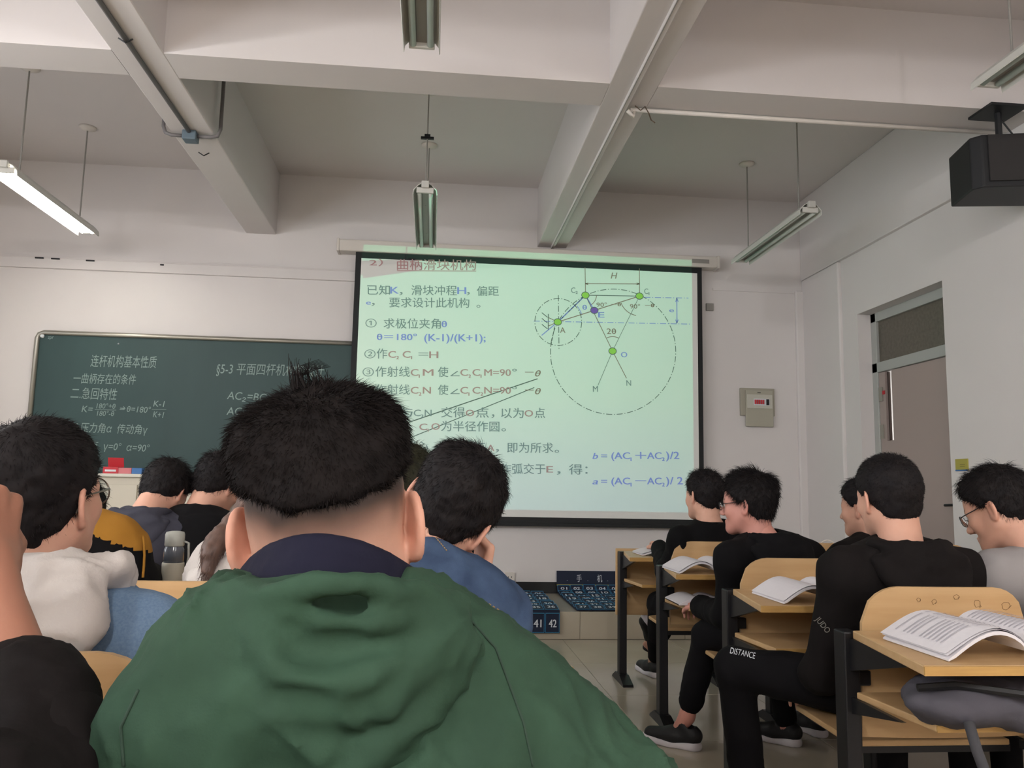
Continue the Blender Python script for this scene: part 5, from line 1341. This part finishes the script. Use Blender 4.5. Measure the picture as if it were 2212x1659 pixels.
# 6 -- black jacket with glasses, bowed
H6 = pt(472, 1046, 3.52)
r6, J6 = person('person with glasses and bowed head in black jacket right of charcoal hoodie', H6, yaw=-28, pitch=-24, roll=4, hip=(H6[0]-.02, 3.30), h=.011, hh=.007, tmat=m_blackc, fold=.006, t=.024,
    hair=dict(h=.008, n=4000, L=.020, t=(.014, .014, .022), seed=6), glasses=dict(), neckoff=(-.06, -.10, -.12))
# 7 -- navy jacket mostly behind the nearest head
H7 = pt(620, 1092, 3.46)
r7, J7 = person('person in dark navy jacket, shoulder showing left of the nearest head', H7, yaw=0, pitch=-12, hip=(H7[0], 3.30), h=.012, hh=.008, tmat=m_navyc, t=.024, hair=dict(h=.009, n=1000, L=.02), shoulder=.18)
# 8 -- long brown hair, white hoodie
H8 = pt(588, 1108, 2.52)
def long8(f):
    f.chain([(-.05, -.06, .0), (-.095, -.12, -.07), (-.130, -.165, -.13), (-.135, -.175, -.19)], [.045, .036, .030, .018], k=.03)
    f.chain([(.05, -.06, .02), (.075, -.08, -.08), (.08, -.09, -.18)], [.045, .04, .02], k=.03); f.chain([(0, -.09, .02), (0, -.105, -.10), (0, -.11, -.19)], [.05, .045, .02], k=.03)
r8, J8 = person('person with long brown hair in a white hoodie, behind the nearest ear', H8, yaw=4, pitch=-12, hip=(H8[0]-.02, 2.44), h=.010, hh=.007, tmat=m_whiteh, fold=.008, t=.026, hood=True, hmat=m_hairl, shoulder=.165,
    hair=dict(h=.008, n=5000, L=.04, wid=.0016, lift=.05, seed=8, extra=long8, up=-.8), neckoff=(-.045, -.08, -.15), Sabs=(pt(476, 1212, 2.48), pt(690, 1220, 2.5)))
# 9 -- dark denim jacket, head resting on the right hand
H9 = pt(978, 1098, 1.68)
r9, J9 = person('person in blue denim jacket resting the head on the right hand', H9, yaw=-12, pitch=-14, roll=34, hip=(.0, 1.54), byaw=-12, h=.007, hh=.004, tmat=m_denimd, fold=.008, t=.026, foldsc=(10, 9, 9),
    hair=dict(h=.0055, t=(.011, .010, .018), zl=ZL_STD, n=16000, L=.015, wid=.0010, lift=.25, seed=9, blobs=[((-.02, -.05, .06), (.07, .06, .06), .03)]), hmat=m_hair,
    Sabs=(pt(790, 1290, 1.56), pt(992, 1296, 1.58)), neckoff=tuple(pt(925, 1222, 1.57)-H9),
    arms=dict(R=dict(E=(.14, 1.80, .80), W=pt(1036, 1262, 1.76), cuff=.85, kn=(.10, -.02, .9), pn=(-.85, -.3, .2), curl=.8, fine=True), L=None))
c9 = caster([o for o in r9.children if o.name.startswith('jacket')][0])
for k, pts in enumerate(([(895, 1235), (960, 1252), (1030, 1290), (1090, 1325)], [(893, 1246), (955, 1263), (1022, 1301), (1082, 1338)], [(915, 1140), (940, 1160), (965, 1190)])):
    seam('seam', r9, c9, pts, .0014, m_thread if k != 1 else m_denimd, dash=k != 1, off=.0008)
# 10 -- dark head beyond the denim jacket
H10 = pt(876, 1052, 2.52)
r10, J10 = person('person whose olive-black hair shows between the two nearest heads', H10, yaw=-5, pitch=0, hip=(H10[0], 2.44), h=.012, hh=.008, tmat=m_blackc, t=.022, hmat=m_hairo, hair=dict(h=.008, t=(.016, .014, .022), n=3000, L=.018, seed=10))
# 11 -- front right row, black top, turned to the screen
H11 = pt(1521, 1070, 4.12)
r11, J11 = person('person in the front right row wearing black, ear visible against the screen', H11, yaw=20, pitch=-2, roll=2, hip=(1.46, 4.20), byaw=6, h=.012, hh=.007, tmat=m_blackc, t=.022, shoulder=.185, neckoff=(.03, -.07, -.16),
    hair=dict(h=.008, t=(.012, .012, .020), n=4000, L=.018, seed=11), collar=None,
    legs=dict(L=dict(K=(1.30, 4.58, .48), A=pt(1414, 1425, 4.93), T=pt(1392, 1440, 5.06), hw=.045), R=dict(K=(1.47, 4.60, .50), A=pt(1408, 1398, 4.93), T=pt(1386, 1362, 4.90), hem=.9, sn=(-.75, .1, -.55), hw=.045)),
    arms=dict(L=dict(E=pt(1440, 1235, 4.20), W=(1.28, 4.5, .79)), R=None))
# 12 -- glasses, black hoodie, profile to the left
H12 = pt(1615, 1088, 3.32)
r12, J12 = person('person in profile with rectangular glasses, spiky hair and black hoodie', H12, yaw=50, pitch=-4, roll=0, hip=(1.44, 3.38), byaw=12, h=.010, hh=.005, tmat=m_blackc, t=.026, hood=.95, shoulder=.185, neckoff=(.07, -.07, -.155), glasses=dict(lens=True), wide=.98, skin=mat('skin_rosy', (196, 138, 124), .55, attr=True, sss=.06, bump=(260, .12, .001)),
    hair=dict(h=.006, t=(.014, .016, .028), n=9000, L=.026, wid=.0013, lift=.35, seed=12, blobs=[((0, -.085, .055), (.06, .045, .055), .02)]),
    legs=dict(L=dict(K=pt(1528, 1372, 3.55), A=pt(1484, 1548, 3.60), T=pt(1440, 1580, 3.66), hem=.80, hw=.055), R=dict(K=(1.56, 3.66, .50), A=pt(1700, 1570, 3.64), T=pt(1650, 1585, 3.72), hem=.9)),
    arms=dict(L=dict(E=pt(1572, 1330, 3.30), W=(1.22, 3.62, .60)), R=None))
# 13 -- black hoodie with white lettering on the trousers, head on the left hand
H13 = pt(1919, 1072, 2.40)
r13, J13 = person('person in black hoodie, lettered black trousers and short cropped hair, nearest in right rows', H13, yaw=4, pitch=-2, roll=-4, hip=(1.47, 2.44), byaw=4, h=.008, hh=.0045, tmat=m_blackb, t=.028, hood=1.05, shoulder=.20, fold=.007, neckoff=(.02, -.04, -.165),
    hair=dict(h=.006, t=(.012, .010, .016), n=16000, L=.008, wid=.0009, lift=.5, seed=13, rough=.002),
    legs=dict(L=dict(K=pt(1588, 1442, 2.66), A=pt(1622, 1760, 2.72), T=pt(1585, 1770, 2.86), hw=.055), R=dict(K=(1.60, 2.76, .50), A=(1.62, 2.80, .1), T=(1.62, 2.95, .1))),
    arms=dict(L=dict(E=pt(1775, 1455, 2.44), W=pt(1740, 1475, 2.72)), R=None))
# 14 -- pale grey jacket at the right edge, looking down
H14 = pt(2157, 1098, 2.45)
r14, J14 = person('person at the right edge in pale grey jacket looking down through black glasses', H14, yaw=30, pitch=-24, roll=2, hip=(2.02, 2.42), byaw=6, h=.009, hh=.0045, tmat=m_greyj, t=.030, shoulder=.19, fold=.008, glasses=dict(), neckoff=(.10, -.08, -.14),
    hair=dict(h=.006, t=(.014, .014, .024), n=8000, L=.020, wid=.0012, lift=.3, seed=14))
H15 = pt(1868, 1096, 3.42)
r15, J15 = person('person in black whose cheek shows left of the cropped head', H15, yaw=30, pitch=-6, hip=(1.98, 3.40), h=.011, hh=.006, tmat=m_blackb, t=.026, shoulder=.18, hair=dict(h=.008, n=2000, L=.015, seed=15), neckoff=(.03, -.06, -.15))
# sleeve and trouser lettering
tr13 = [o for o in r13.children if o.name.startswith('trousers')][0]; jk13 = [o for o in r13.children if o.name.startswith('jacket')][0]
print_on('trouser_lettering', r13, caster(tr13), 'DISTANCE', (1577, 1412), (1630, 1424), 13, m_white)
print_on('sleeve_lettering', r13, caster(jk13), 'JUDO', (1762, 1338), (1786, 1368), 13, m_alu)

# pencil scribbles on the nearest backrest
dk = [o for o in COL.objects if o.get('label', '').startswith('nearest right desk')][0]
brs = [o for o in dk.children if o.name.startswith('backrest')][:1]
vs = [dk.location+brs[0].location+v.co for v in brs[0].data.vertices]; bvh = BVHTree.FromPolygons(vs, [tuple(p.vertices) for p in brs[0].data.polygons])
for cx_, cy_, r_ in ((1985, 1296, 5), (2066, 1290, 6), (2112, 1306, 10), (2172, 1308, 11), (2150, 1330, 6), (2018, 1300, 6), (2186, 1336, 7)):
    P_ = []
    for a in np.linspace(0, 7, 11):
        d = ray(cx_+r_*rng.uniform(.5, 1.2)*math.cos(a), cy_+r_*rng.uniform(.5, 1.2)*math.sin(a)).normalized(); h_ = bvh.ray_cast(C0, d)
        if h_[0] is not None: P_.append(h_[0]-d*.001)
    if len(P_) > 3: relto(MB().tube(P_, 0.0006, 3).build('pencil_mark', mat('pencil', (120, 92, 62), .8)), dk)
